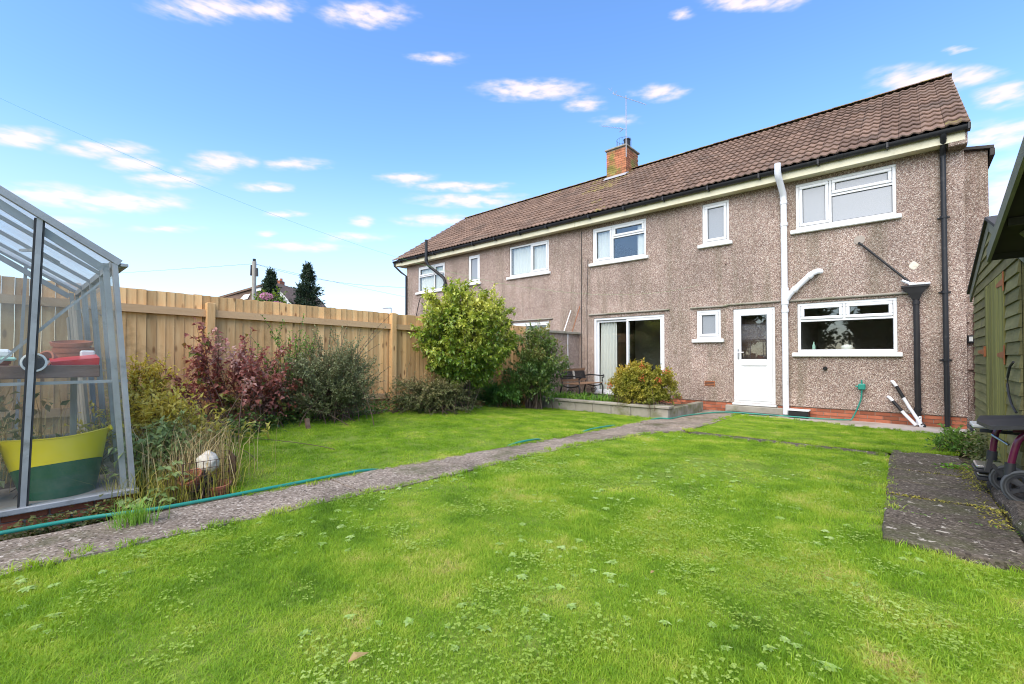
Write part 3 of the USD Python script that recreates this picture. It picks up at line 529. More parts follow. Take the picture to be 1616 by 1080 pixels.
# ---- the near house (right half of the pair)
H1 = build_house("near half of the pebbledashed pair, with white back door and sliding patio door", XM, XR,
    [(-1.68, -.12, 3.79, 4.72), (-3.53, -2.95, 3.79, 4.72), (-6.44, -4.90, 3.75, 4.70), (-1.67, -.13, 1.30, 2.29), (-2.88, -2.07, .21, 2.26), (-3.67, -3.14, 1.62, 2.28), (-6.41, -4.44, .21, 2.25)], "right")
R1 = roof_deck(H1, XM, XR + .05)
lich = lambda x, r, g: (x < -5.4 and x > -7 and r > 8 and g.random() < .7 - abs(x + 6.6) * .5) or (r == 13 and g.random() < .5) or g.random() < .004
roof_tiles(H1, R1, XM, XR + .06, rh, lich)
m = MB(); fr = np.array([0, RIDGE_Y - EAVE_Y, RIDGE_Z - EAVE_Z]); m.beam((XR + .05, EAVE_Y + .03, EAVE_Z - .05), (XR + .05, RIDGE_Y, RIDGE_Z - .05), .03, .12); part(H1, "verge", m, M["mortar"])
m = MB(); m.bbox(.55, .78, 10.42, YW - .003, 4.72, 4.98, .01); part(H1, "eaves_corbel", m, M["pebble"])
window(H1, -1.68, -.12, 3.79, 4.72, [(0, .36, 0, 1, True), (.36, 1, .64, 1, True), (.36, 1, 0, .64, False)], pane="frosted", label="large obscured bathroom window")
window(H1, -3.53, -2.95, 3.79, 4.72, [(0, 1, 0, 1, True)], pane="frosted", label="narrow obscured window under the eaves")
window(H1, -6.44, -4.90, 3.75, 4.70, [(0, .38, 0, 1, True), (.38, 1, .66, 1, True), (.38, 1, 0, .66, False)], curtain=[(0.0, .36, 0), (.84, 1.0, 0)], label="bedroom window with pale curtains")
wk = window(H1, -1.67, -.13, 1.30, 2.29, [(0, .5, .66, 1, True), (.5, 1, .66, 1, True), (0, 1, 0, .66, False)], label="wide kitchen window", drip=True)
window(H1, -3.67, -3.14, 1.62, 2.28, [(0, 1, 0, 1, True)], pane="frosted", label="small square window", drip=True)
# back door
f = MB(); frame(f, -2.88, -2.07, .21, 2.26, .05, YW + .02, YW + .085); D1 = part(H1, "door", f, M["upvc"], "white back door, top half glazed")
m = MB(); frame(m, -2.828, -2.122, .262, 2.208, .105, YW + .006, YW + .06, .01); m.bbox(-2.723, -2.227, YW + .008, YW + .06, 1.02, 1.16, .01); part(D1, "leaf", m, M["upvc"])
m = MB(); m.box(-2.73, -2.22, YW + .035, YW + .042, 1.15, 2.11); part(D1, "pane", m, M["glass"])
m = MB(); m.bbox(-2.73, -2.22, YW + .024, YW + .05, .36, 1.03, .008); part(D1, "panel", m, M["upvc"])
m = MB(); frame(m, -2.723, -2.227, 1.16, 2.103, .010, YW + .012, YW + .034, .003); part(D1, "glazing_bead", m, M["rubber"])
m = MB(); frame(m, -2.705, -2.245, .385, 1.005, .006, YW + .0195, YW + .0245, .001); part(D1, "panel_groove", m, M["greyplate"])
m = MB(); m.bbox(-2.795, -2.76, YW - .006, YW + .008, 1.16, 1.38, .005); m.tube([(-2.777, YW - .004, 1.31), (-2.777, YW - .045, 1.31), (-2.66, YW - .05, 1.31)], .009, 8); part(D1, "handle", m, M["chrome"])
m = MB(); m.bbox(-2.90, -2.05, YW - .055, YW + .018, .165, .208, .008); part(D1, "threshold", m, M["upvc"])
m = MB(); m.bbox(-3.00, -1.95, YW + .262, YW + .40, .22, 2.4, .01); part(D1, "inner_wall", m, M["darkinside"])
for x0_, x1_, n_ in ((-3.02, -1.97, 2.345),): m = MB(); m.bbox(x0_, x1_, YW - .05, YW + .01, n_, n_ + .04, .012); part(H1, "drip_ledge", m, M["concrete"])
# sliding patio door
f = MB(); frame(f, -6.41, -4.44, .21, 2.25, .06, YW + .02, YW + .12); P1 = part(H1, "patio_door", f, M["upvc"], "white sliding patio door with a pale curtain on its left")
for a, b, y in ((-6.35, -5.40, .075), (-5.46, -4.50, .022)):
    m = MB(); frame(m, a, b, .275, 2.185, .055, YW + y, YW + y + .045, .008); lf = part(P1, "sliding_leaf", m, M["upvc"])
    m = MB(); m.box(a + .045, b - .045, YW + y + .018, YW + y + .024, .32, 2.14); part(P1, "pane", m, M["glass"])
m = MB(); m.bbox(-4.545, -4.515, YW + .0, YW + .02, 1.05, 1.30, .006); part(P1, "handle", m, M["upvc"])
n = 40; t = np.linspace(0, 1, n); xx = -6.30 + .50 * t; yy = YW + .155 + .022 * np.sin(t * 34); V = np.vstack([np.c_[xx, yy, np.full(n, .25)], np.c_[xx + .03 * (1 - t), yy, np.full(n, 2.2)]]); i = np.arange(n - 1)
part(P1, "curtain", trimesh.Trimesh(V, np.vstack([np.c_[i, i + 1, n + i + 1], np.c_[i, n + i + 1, n + i]]), process=False), M["curtain"], smooth=True)
m = MB(); m.bbox(-6.56, -4.30, YW - .05, YW + .01, 2.33, 2.37, .012); part(H1, "drip_ledge", m, M["concrete"])
m = MB(); m.box(-5.0, -4.2, 12.6, 13.1, .11, 1.0); m.box(-6.2, -5.3, 12.9, 13.5, .11, .8); part(P1, "inner_furniture", m, M["darkinside"])
# plinth bricks, air bricks
bp = MB(); bp.box(-4.6, XR - .01, YW + .03, YW + .2, -.1, .205); PL = part(H1, "plinth", bp, M["mortar"])
bricks(PL, -4.6, -2.92, .0, 3, YW + .016, rh, h=.058); bricks(PL, -2.03, XR - .012, .0, 3, YW + .016, rh, h=.058)
m = MB(); m.bbox(-3.03, -1.92, YW - .10, YW + .025, -.02, .155, .012); part(H1, "door_step", m, M["concrete"])
for a, b, c, d in ((-3.50, -3.27, .54, .66), (-4.24, -4.02, .215, .275)):
    m = MB(); m.bbox(a, b, YW - .006, YW + .02, c, d, .004); ab = part(H1, "air_brick", m, M["rust"])
    for k in range(3 if d - c > .1 else 2): q = MB(); q.box(a + .015, b - .015, YW - .009, YW - .0065, c + .018 + k * .033, c + .033 + k * .033); part(ab, "slot", q, M["rubber"])
# pipes on the near house
def pipe(parent, name, pts, r, mt, label=None, sides=14): return part(parent, name, MB().tube(pts, r, sides), M[mt], label, smooth=50)
def collars(parent, lst, r, mt, h=.05, axis=None):
    for p in lst: p = np.array(p, float); part(parent, "collar", MB().tube([p - [0, 0, h / 2], p + [0, 0, h / 2]], r, 14), M[mt], smooth=50)
dp = pipe(H1, "downpipe", [(.50, YW - .055, -.0), (.49, YW - .055, 4.62)], .038, "black", "black downpipe at the right corner")
part(dp, "swan_neck", MB().tube([(.49, YW - .055, 4.62), (.49, YW - .06, 4.72), (.49, 10.37, 4.86), (.49, 10.355, 4.98)], .042, 14), M["black"], smooth=50)
for z in (1.16, 2.32, 3.6): m = MB().tube([(.49, YW - .055, z - .02), (.49, YW - .055, z + .02)], .05, 14); m.bbox(.41, .57, YW - .02, YW + .004, z - .012, z + .012, .004); part(dp, "pipe_clip", m, M["black"])
wp = pipe(H1, "soil_pipe", [(-1.87, YW - .075, .04), (-1.88, YW - .075, 4.46)], .056, "wpipe", "tall white soil pipe right of the back door")
part(wp, "offset_bend", MB().tube([(-1.88, YW - .075, 4.44), (-1.885, YW - .08, 4.56), (-1.91, 10.33, 4.80), (-1.915, 10.24, 4.90), (-1.915, 10.235, 5.08)], .06, 14), M["wpipe"], smooth=50)
collars(wp, [(-1.88, YW - .075, 4.38), (-1.875, YW - .075, 3.93), (-1.87, YW - .075, 2.16)], .066, "wpipe", .07)
m = MB().tube([(-1.87, YW - .075, 2.28), (-1.87, YW - .075, 2.62)], .068, 14); part(wp, "branch_socket", m, M["wpipe"], smooth=50)
br = part(wp, "branch_pipe", MB().tube([(-1.86, YW - .08, 2.36), (-1.77, YW - .085, 2.50), (-1.55, YW - .085, 2.72), (-1.40, YW - .085, 2.86), (-1.32, YW - .07, 2.895), (-1.27, YW + .02, 2.90)], .054, 14), M["wpipe"], smooth=50)
for a, b in (((-1.72, YW - .085, 2.55), (-1.67, YW - .085, 2.60)), ((-1.46, YW - .085, 2.80), (-1.41, YW - .085, 2.845))): part(br, "collar", MB().tube([a, b], .064, 14), M["wpipe"], smooth=50)
hp = pipe(H1, "waste_downpipe", [(.13, YW - .075, .17), (.125, YW - .075, 2.22)], .044, "blackiron", "black iron waste pipe with a hopper head")
m = MB(); tv = [(-.06, YW - .17, 2.44), (.29, YW - .17, 2.44), (.29, YW - .01, 2.44), (-.06, YW - .01, 2.44), (.02, YW - .15, 2.335), (.21, YW - .15, 2.335), (.21, YW - .02, 2.335), (.02, YW - .02, 2.335), (.075, YW - .12, 2.22), (.17, YW - .12, 2.22), (.17, YW - .03, 2.22), (.075, YW - .03, 2.22)]
m.add(tv, [[0, 4, 5, 1], [1, 5, 6, 2], [2, 6, 7, 3], [3, 7, 4, 0], [4, 8, 9, 5], [5, 9, 10, 6], [6, 10, 11, 7], [7, 11, 8, 4]]); m.box(-.07, .30, YW - .18, YW - .005, 2.435, 2.465); part(hp, "hopper", m, M["blackiron"])
m = MB(); m.bbox(.03, .31, YW - .185, YW - .01, 2.466, 2.50, .008); part(hp, "hopper_lid", m, M["wpipe"])
collars(hp, [(.126, YW - .075, 2.16), (.13, YW - .075, .30)], .054, "blackiron", .05); part(hp, "shoe", MB().tube([(.13, YW - .075, .18), (.14, YW - .09, .06), (.19, YW - .19, .02)], .046, 12), M["chipped"], smooth=50)
pipe(H1, "waste_pipe", [(-.66, YW + .02, 3.36), (-.66, YW - .05, 3.35), (-.62, YW - .06, 3.31), (.02, YW - .075, 2.56), (.07, YW - .08, 2.50)], .020, "black", "thin black waste pipe sloping down to the hopper", 10)
m = MB(); m.tm(trimesh.creation.cylinder(.085, .03, sections=18, transform=trimesh.transformations.translation_matrix((-.655, YW, 3.415)) @ trimesh.transformations.rotation_matrix(math.pi / 2, (1, 0, 0)))); part(H1, "mortar_patch", m, M["mortar"], smooth=40)
pipe(H1, "overflow_pipe", [(-.06, YW - .11, 2.57), (.05, YW - .10, 2.505), (.12, YW - .10, 2.49)], .022, "wpipe", None, 10)
m = MB(); bl = trimesh.creation.icosphere(2, 1.0); bl.vertices *= [.062, .008, .075]; bl.vertices *= (.8 + .4 * meshkit.noise(bl.vertices * 20 + 4))[:, None]; bl.apply_translation((.10, YW, 2.83)); part(H1, "filler_patch", m.tm(bl), M["stone"], smooth=True)
m = MB(); m.tube([(-1.21, YW + .02, .99), (-1.21, YW - .05, .985)], .036, 14, False); m.tube([(-1.21, YW + .02, .99), (-1.21, YW - .052, .985)], .028, 14, True); part(H1, "vent_outlet", m, M["black"], smooth=50)
dr_ = pipe(H1, "drain_pipe", [(-.215, YW + .01, .77), (-.20, YW - .03, .765), (-.16, YW - .07, .70), (.02, YW - .10, .32), (.175, YW - .17, .03)], .026, "wpipe", "upper of two black and white waste pipes slanting to the ground", 12)
part(dr_, "black_section", MB().tube([(-.155, YW - .071, .69), (-.06, YW - .087, .49)], .0275, 12, False), M["black"], smooth=50)
dr_ = pipe(H1, "drain_pipe", [(-.27, YW + .01, .485), (-.25, YW - .03, .48), (-.21, YW - .08, .43), (-.06, YW - .12, .22), (.10, YW - .20, .03)], .026, "wpipe", "lower of two black and white waste pipes slanting to the ground", 12)
part(dr_, "black_section", MB().tube([(-.205, YW - .082, .423), (-.085, YW - .114, .255)], .0275, 12, False), M["black"], smooth=50)
m = MB(); m.tube([(-6.80, YW - .014, .5), (-6.79, YW - .014, 4.7)], .008, 6); part(H1, "cable", m, M["black"])
m = MB(); m.tube([(-6.60, YW - .014, .5), (-6.62, YW - .014, 2.6), (-6.58, YW - .014, 3.9)], .006, 6); part(H1, "cable", m, M["black"])
pipe(H1, "stub_pipe", [(-3.02, YW + .01, 3.28), (-3.02, YW - .09, 3.27)], .013, "darkrust", None, 8)
# flat-roofed side projection beyond the right corner
m = MB(); V = [(XR - .05, 11.45, 0), (1.12, 11.45, 0), (1.10, 11.45, 4.86), (XR - .05, 11.45, 4.94), (XR - .05, 15, 0), (1.12, 15, 0), (1.10, 15, 4.86), (XR - .05, 15, 4.94)]
m.add(V, [[0, 1, 2, 3], [1, 5, 6, 2], [3, 2, 6, 7]]); sp = part(H1, "side_projection", m, M["pebble"])
m = MB(); m.add([(XR - .05, 11.36, 4.94), (1.17, 11.36, 4.855), (1.17, 11.36, 4.905), (XR - .05, 11.36, 4.99), (XR - .05, 15.1, 4.94), (1.17, 15.1, 4.855), (1.17, 15.1, 4.905), (XR - .05, 15.1, 4.99)], [[0, 1, 2, 3], [1, 5, 6, 2], [3, 2, 6, 7], [0, 4, 5, 1]]); m.bbox(1.12, 1.18, 11.36, 15, 4.73, 4.853, .005); part(sp, "cap", m, M["felt"])
m = MB()
for pts in ([(.80, 11.43, .3), (.80, 11.43, 2.02), (.92, 11.43, 2.02)], [(.895, 11.43, .3), (.895, 11.43, 2.02)], [(.78, 11.43, 1.83), (.84, 11.43, 1.83)], [(.80, 11.43, .98), (.96, 11.43, .98)]): m.tube(pts, .011, 8)
part(H1, "service_pipe", m, M["darkrust"])
m = MB(); m.bbox(.80, .90, 11.36, 11.44, 1.46, 1.60, .012); kb = part(H1, "key_box", m, M["black"]); m = MB(); m.bbox(.825, .875, 11.355, 11.3595, 1.49, 1.57, .001); part(kb, "face", m, M["greyplate"])

# ---- the far house (left half)
H2 = build_house("far half of the pebbledashed pair, beyond the fence, with black vent pipe", XL, XM - .004,
    [(-9.48, -7.93, 3.73, 4.68), (-11.39, -10.83, 3.73, 4.68), (-14.22, -12.64, 3.68, 4.66), (-9.4, -7.93, 1.3, 2.26)], "left")
R2 = roof_deck(H2, XL - .35, XM - .004)
lich2 = lambda x, r, g: (x > -8.6 and r > 7 and g.random() < .85 - abs(x + 7.3) * .45) or (r == 13 and g.random() < .5)
roof_tiles(H2, R2, XL - .5, XM - .004, rh, lich2)
window(H2, -9.48, -7.93, 3.73, 4.68, [(0, .56, 0, 1, False), (.56, 1, 0, 1, True)], curtain=[(0, .97, 0)], label="two-light window with net curtains")
window(H2, -11.39, -10.83, 3.73, 4.68, [(0, 1, 0, 1, True)], pane="frosted", label="narrow frosted window")
window(H2, -14.22, -12.64, 3.68, 4.66, [(0, .62, .62, 1, True), (.62, 1, .62, 1, True), (0, .62, 0, .62, False), (.62, 1, 0, .62, False)], curtain=[(0, 1, 0)], label="four-pane window at the far end")
window(H2, -9.4, -7.93, 1.3, 2.26, [(0, 1, .62, 1, True), (0, 1, 0, .62, False)], label="window half hidden by the wall", drip=True)
vp = pipe(H2, "vent_pipe", [(-13.2, 10.26, 5.48), (-13.19, 10.26, 4.70), (-13.1, 10.30, 4.52), (-12.78, YW - .16, 4.22), (-12.6, YW - .09, 4.06), (-12.53, YW - .08, 3.9), (-12.53, YW - .08, .1)], .055, "black", "tall black vent pipe rising past the gutter")
collars(vp, [(-12.53, YW - .08, 3.80), (-13.195, 10.26, 4.76)], .068, "black", .08)
dq = pipe(H2, "downpipe", [(-15.38, 10.36, 4.97), (-15.36, 10.37, 4.82), (-15.1, 10.5, 4.55), (-14.93, YW - .05, 4.40), (-14.92, YW - .05, .1)], .038, "black")
m = MB(); m.bbox(XL - .42, XL, 10.41, YW + .25, 4.80, 4.97, .005); part(H2, "boxed_eaves_end", m, M["cream"])
m = MB().tube([(-13.62, YW - .35, 3.40), (-13.95, YW - .2, 3.12), (-14.30, YW - .02, 2.80)], .016, 8); part(H2, "wall_bracket_rod", m, M["black"])
# chimney on the party wall
CX0, CX1, CY0, CY1, CZ0, CZ1 = -7.72, -6.99, 13.72, 14.62, 7.18, 8.26
m = MB(); m.box(CX0 + .012, CX1 - .012, CY0 + .012, CY1 - .012, 6.9, CZ1); CH = part(H2, "chimney", m, M["mortar"], "brick chimney stack on the shared ridge")
h, j, L = .065, .010, .215; nrow = int((CZ1 - CZ0) / (h + j))
for r in range(nrow):
    z = CZ0 + r * (h + j); off = (L + j) / 2 * (r % 2)
    x = CX0 - off
    while x < CX1 - .02:
        a, b = max(x, CX0), min(x + L, CX1); 
        if b - a > .03: q = MB(); q.box(a, b, CY0 + rh.uniform(-.003, .003), CY0 + .1, z, z + h); part(CH, "brick", q, M["brick_ch"], tint=rh.uniform(0, 1))
        x += L + j
    y = CY0 + .102 - ((L + j) / 2 - off)
    while y < CY1 - .02:
        a, b = max(y, CY0 + .102), min(y + L, CY1)
        if b - a > .03: q = MB(); q.box(CX1 - .1, CX1 + rh.uniform(-.003, .003), a, b, z, z + h); part(CH, "brick", q, M["brick_ch"], tint=rh.uniform(0, 1))
        y += L + j
m = MB(); m.bbox(CX0 - .05, CX1 + .05, CY0 - .05, CY1 + .05, CZ1, CZ1 + .055, .012); m.add([(CX0, CY0, CZ1 + .054), (CX1, CY0, CZ1 + .054), (CX1, CY1, CZ1 + .054), (CX0, CY1, CZ1 + .054), (-7.35, 14.17, CZ1 + .14)], [[0, 1, 4], [1, 2, 4], [2, 3, 4], [3, 0, 4]]); part(CH, "cap", m, M["concrete"])
part(CH, "pot", trimesh.creation.revolve([(.0, 0), (.11, 0), (.105, .26), (.12, .27), (.12, .30), (.085, .30), (.085, .2), (0, .2)], 16, transform=trimesh.transformations.translation_matrix((-7.12, 14.05, CZ1 + .06))), M["blackiron"], smooth=40)
m = MB()
for k in range(14): g = k * 2 * math.pi / 14; m.tube([(-7.26 + .24 * math.cos(g), 14.1 + .24 * math.sin(g), CZ1 + .04), (-7.26 + .24 * math.cos(g), 14.1 + .24 * math.sin(g), CZ1 + .42)], .004, 4)
for z in (.06, .4): m.tube([(-7.26 + .24 * math.cos(g), 14.1 + .24 * math.sin(g), CZ1 + z) for g in np.linspace(0, 2 * math.pi, 20)], .005, 4)
part(CH, "wire_guard", m, M["darkrust"])
m = MB(); m.bbox(CX0 - .012, CX1 + .012, CY0 - .014, CY0 + .05, 7.10, 7.36, .004); m.add([(CX1 + .012, CY0 - .01, 7.12), (CX1 + .012, CY1, 7.45), (CX1 + .012, CY1, 7.72), (CX1 + .012, CY0 - .01, 7.37)], [[0, 1, 2, 3]]); m.quad((CX0 - .05, CY0 - .16, 7.32 - .095), (CX1 + .06, CY0 - .16, 7.32 - .095), (CX1 + .06, CY0, 7.36), (CX0 - .05, CY0, 7.36)); part(CH, "lead_flashing", m, M["lead"])
# television aerial strapped to the chimney
AE = thing("television_aerial", "thin grey television aerial standing on the brick chimney", "aerial", (-6.96, 13.68, 7.9))
part(AE, "mast", MB().tube([(-6.96, 13.68, 7.85), (-6.96, 13.68, 9.92)], .014, 6), M["lead"])
m = MB(); a, b = np.array((-7.42, 13.6, 10.12)), np.array((-6.26, 13.7, 9.36)); m.tube([a, b], .008, 5); d = b - a
for k in range(10): c = a + d * (.12 + .088 * k); m.tube([c - [.02, .14, 0], c + [.02, .14, 0]], .003, 4)
for o in ((-.05, 0, .12), (.09, 0, .10)): m.tube([a + [.05, -.18, 0], a + np.array(o) + [0, -.18, 0]], .005, 4); m.tube([a + [.02, .1, 0], a + np.array(o) + [.02, .1, 0]], .01, 4)
part(AE, "upper_array", m, M["lead"])
m = MB(); a, b = np.array((-6.96, 13.66, 8.78)), np.array((-7.78, 13.5, 9.10)); m.tube([a, b], .007, 5); d = b - a
for k in range(7): c = a + d * (.25 + .12 * k); m.tube([c - [0, .12, 0], c + [0, .12, 0]], .003, 4)
m.tube([a + [-.1, 0, .02], a + [-.22, 0, .13]], .012, 4); m.tube([a + [-.1, 0, .02], a + [-.24, 0, -.02]], .012, 4); part(AE, "lower_array", m, M["lead"])

# ---- pebbledashed privacy wall between the gardens and the low wall of the raised bed
PW = thing("privacy_wall", "pebbledashed garden wall with concrete coping beside the bench", "wall", (-6.95, 9.6, 0))
m = MB(); m.box(-7.06, -6.88, 8.62, YW - .004, -.05, 1.82); part(PW, "wall", m, M["pebble"])
yy = np.linspace(8.56, YW - .006, 5)
for a, b in zip(yy[:-1], yy[1:]): m = MB(); m.bbox(-7.12, -6.82, a + .004, b - .004, 1.823, 1.89, .01); part(PW, "coping", m, M["concrete"], tint=rh.uniform(0, 1))
m = MB().tube([(-6.858, 10.08, .3), (-6.858, 10.08, 1.82)], .010, 6); part(PW, "cable", m, M["wpipe"])
CN = thing("cane", "pale cane leaning against the pebbledash above the wall coping", "cane", (-7.2, 10.2, 1.9)); part(CN, "stick", MB().tube([(-7.28, 10.1, 1.2), (-7.12, 10.62, 2.52)], .013, 6), M["whitep"])
CN = thing("cane", "rusty brown cane leaning right of the pale one above the coping", "cane", (-7.0, 10.4, 1.9)); part(CN, "stick", MB().tube([(-6.97, 10.45, 1.893), (-6.83, 10.64, 2.62)], .011, 6), M["rust"])
LW = thing("low_wall", "low grey concrete block wall edging the raised bed", "wall", (-5.3, 8.55, 0))
xx = np.r_[np.arange(-6.95, -3.9, .45), -3.82]
for a, b in zip(xx[:-1], xx[1:]):
    if b - a > .05: m = MB(); m.bbox(a + .004, b - .004, 8.50 + rh.uniform(-.004, .004), 8.62, -.06, .195, .008); part(LW, "block", m, M["concrete"], tint=rh.uniform(.1, .9))
xx = np.r_[np.arange(-6.95, -3.9, .62), -3.82]
for a, b in zip(xx[:-1], xx[1:]): m = MB(); m.bbox(a + .003, b - .003, 8.465, 8.66, .198, .25, .01); part(LW, "coping", m, M["concrete"], tint=rh.uniform(.3, 1))
m = MB(); m.bbox(-3.815, -3.46, 8.47, 8.68, -.06, .205, .008); part(LW, "pier", m, M["concrete"], tint=.45)
m = MB(); m.bbox(-3.84, -3.43, 8.44, 8.71, .208, .262, .01); part(LW, "pier_cap", m, M["concrete"], tint=.7)
for k in range(4): m = MB(); m.bbox(-3.60, -3.47, 8.69 + k * .45, 9.13 + k * .45, -.06, .20, .008); part(LW, "block", m, M["concrete"], tint=rh.uniform(.1, .9))

# ================================================================== FENCE
FE = thing("fence", "new golden closeboard fence along the left side of the garden", "fence", (-7.1, 4, 0))
ftop = lambda y: 2.065 - .0125 * y; rf = np.random.default_rng(5); y = -2.6
while y < 8.58:
    w = rf.uniform(.093, .106); b = MB(); zt = ftop(y) + rf.uniform(-.006, .006); zb = float(ground_z(-7.1, y)) - .02; o = rf.uniform(-.003, .003); yb = y + w + .022
    # feather-edged: thin on the near side, thick where it covers the next
    yb = y + w - .003
    b.add([(-7.112 + o, y, zb), (-7.098 + o, y, zb), (-7.086 + o, yb, zb), (-7.108 + o, yb, zb), (-7.112 + o, y, zt), (-7.098 + o, y, zt), (-7.086 + o, yb, zt), (-7.108 + o, yb, zt)], [[0, 1, 5, 4], [1, 2, 6, 5], [2, 3, 7, 6], [3, 0, 4, 7], [4, 5, 6, 7]])
    part(FE, "board", b, M["fence"], tint=rf.uniform(0, 1)); y += w
posts = [-1.1, 1.86, 4.72, 7.6]
for yp in posts: m = MB(); m.bbox(-7.085, -6.985, yp - .05, yp + .05, float(ground_z(-7.0, yp)) - .1, ftop(yp) - (.10 if yp < 3 else -.004), .006); part(FE, "post", m, M["fence"], tint=.45)
for a, b in zip([-2.6] + posts, posts + [8.6]):
    for dz in (-.24, None):
        z0_, z1_ = (ftop(a) + dz, ftop(b) + dz) if dz else (float(ground_z(-7.1, a)) + .22, float(ground_z(-7.1, b)) + .22)
        m = MB(); m.beam((-7.055, a + .05, z0_), (-7.055, b - .05, z1_), .055, .095); part(FE, "rail", m, M["rail"], tint=rf.uniform(.2, .8))

# ================================================================== GREENHOUSE
GX, GXF = -4.35, -6.78                                              # gable facing the path, far gable
GE_T, GE_B, GR_Y, GR_Z = .545, .665, -.56, 2.61                     # eaves y at top and base, ridge
GZB, GZT = .235, 1.905
GH = thing("greenhouse", "old aluminium greenhouse with cloudy glass roof on a low brick base", "greenhouse", (-5.5, -.5, .15))
my = lambda y: 2 * GR_Y - y                                           # mirror about the ridge
rg = np.random.default_rng(31)
plb = MB(); plb.box(GXF + .02, GX - .045, my(GE_B) + .02, GE_B - .02, -.1, GZB - .03); gp = part(GH, "plinth", plb, M["mortar"])
for r in range(4):
    z = -.05 + r * .068; y = -1.9 - .11 * (r % 2)
    while y < GE_B + .02:
        a, b = y, min(y + .215, GE_B + .03)
        if b - a > .04 and b > -1.2: m = MB(); m.bbox(GX - .1, GX - .03 + rg.uniform(-.006, .006), a, b, z, z + .06, .006); part(gp, "brick", m, M["brick"], tint=rg.uniform(0, .8))
        y += .225
m = MB(); m.bbox(GX - .05, GX + .035, my(GE_B) - .02, GE_B + .035, GZB - .028, GZB + .012, .006); m.bbox(GXF, GX - .052, GE_B - .03, GE_B + .03, GZB - .028, GZB + .012, .006); part(GH, "base_sill", m, M["alu"], tint=.8)
def bar(name, a, b, w=.035, h=.03, mt="alu", up=(1, 0, 0), seal=True):
    m = MB(); m.beam(a, b, w, h, up); p = part(GH, name, m, M[mt])
    if seal:
        d = np.array(b, float) - np.array(a, float); sx = np.cross(up, d); sx /= np.linalg.norm(sx)
        for k in (-1, 1): q = MB(); q.beam(np.array(a) + sx * k * (w / 2 + .006), np.array(b) + sx * k * (w / 2 + .006), .011, h * .8, up); part(p, "glazing_seal", q, M["rubber"])
    return p
for gx, sg in ((GX, 1), (GXF, -1)):
    for yb, yt in ((GE_B, GE_T), (my(GE_B), my(GE_T))):
        m = MB(); m.beam((gx, yb, GZB + .01), (gx, yt, GZT), .03, .055, (1, 0, 0)); m.beam((gx - .035 * sg, yb - .045 * np.sign(yb - GR_Y), GZB + .01), (gx - .035 * sg, yt - .045 * np.sign(yb - GR_Y), GZT), .035, .02, (1, 0, 0)); part(GH, "corner_post", m, M["alu"])
        m = MB(); m.beam((gx + .01 * sg, yt + .03 * np.sign(yb - GR_Y), GZT + .005), (gx + .01 * sg, GR_Y, GR_Z + .03), .045, .045, (1, 0, 0)); part(GH, "rafter", m, M["alu"])
        m = MB(); m.beam((gx - .03 * sg, yt - .06 * np.sign(yb - GR_Y), GZT - .04), (gx - .03 * sg, GR_Y, GR_Z - .02), .05, .02, (1, 0, 0)); part(GH, "rafter", m, M["alu"])
    for yb, yt in ((.11, .165), (-.52, -.555), (-1.19, -1.27)):
        zt = GR_Z - abs(yt - GR_Y) * (GR_Z - GZT) / (GE_T - GR_Y)
        if sg > 0: bar("glazing_bar", (gx, yb, GZB + .01), (gx, yt, zt), .028, .035)
        else: bar("glazing_bar", (gx, yb, GZB + .01), (gx, yt, zt), .025, .03, seal=False)
    m = MB(); m.beam((gx - .05 * sg, GE_B - .03, 1.045), (gx - .05 * sg, my(GE_B), 1.045), .035, .02); part(GH, "cross_rail", m, M["alu"], tint=.9)
    m = MB(); m.beam((gx - .06 * sg, -.32, .80), (gx - .06 * sg, GE_T - .06, GZT - .13), .012, .04, (1, 0, 0)); part(GH, "brace", m, M["alu"])
    yz = [(GE_B, GZB), (GE_T, GZT), (GR_Y, GR_Z), (my(GE_T), GZT), (my(GE_B), GZB)]
    cutx = [GE_B + .1, .14, -.54, -1.23, -2.5]; pg = Polygon(yz)
    for a, b in zip(cutx[1:], cutx[:-1]):
        c = pg.intersection(sbox(a + .004, 0, b - .004, 4)); ring = np.array(c.exterior.coords)[:-1]
        m = MB(); k = len(ring); m.add(np.c_[np.full(k, gx - .012 * sg), ring], [[0, i, i + 1] for i in range(1, k - 1)]); part(GH, "end_pane", m, M["ghglass"])
for sgn in (1, -1):
    f = (lambda y: y) if sgn > 0 else my
    m = MB(); m.beam((GXF, f(GE_T + .01), GZT), (GX, f(GE_T + .01), GZT), .05, .05); m.bbox(GXF - .02, GX + .03, *sorted((f(GE_T + .03), f(GE_T + .075))), GZT - .02, GZT + .005, .004); part(GH, "eaves_gutter", m, M["alu"])
    xs_ = np.linspace(GXF, GX, 5)
    for k in range(4):
        a, b = xs_[k] + .004, xs_[k + 1] - .004
        m = MB(); m.quad((a, f(GE_T), GZT + .03), (b, f(GE_T), GZT + .03), (b, GR_Y, GR_Z + .01), (a, GR_Y, GR_Z + .01)); part(GH, "roof_pane", m, M["ghroof"])
        m = MB(); m.quad((a, f(GE_B), GZB), (b, f(GE_B), GZB), (b, f(GE_T), GZT), (a, f(GE_T), GZT)); part(GH, "side_pane", m, M["ghglass"])
        if k:
            m = MB(); m.beam((xs_[k], f(GE_T), GZT - .01), (xs_[k], GR_Y, GR_Z - .02), .026, .022, (1, 0, 0)); part(GH, "roof_bar", m, M["alu"])
            m = MB(); m.beam((xs_[k], f(GE_B), GZB), (xs_[k], f(GE_T), GZT), .04, .025, (1, 0, 0)); part(GH, "side_bar", m, M["alu"])
m = MB(); m.beam((GXF, GR_Y, GR_Z + .02), (GX, GR_Y, GR_Z + .02), .06, .05); part(GH, "ridge_bar", m, M["alu"])
m = MB()
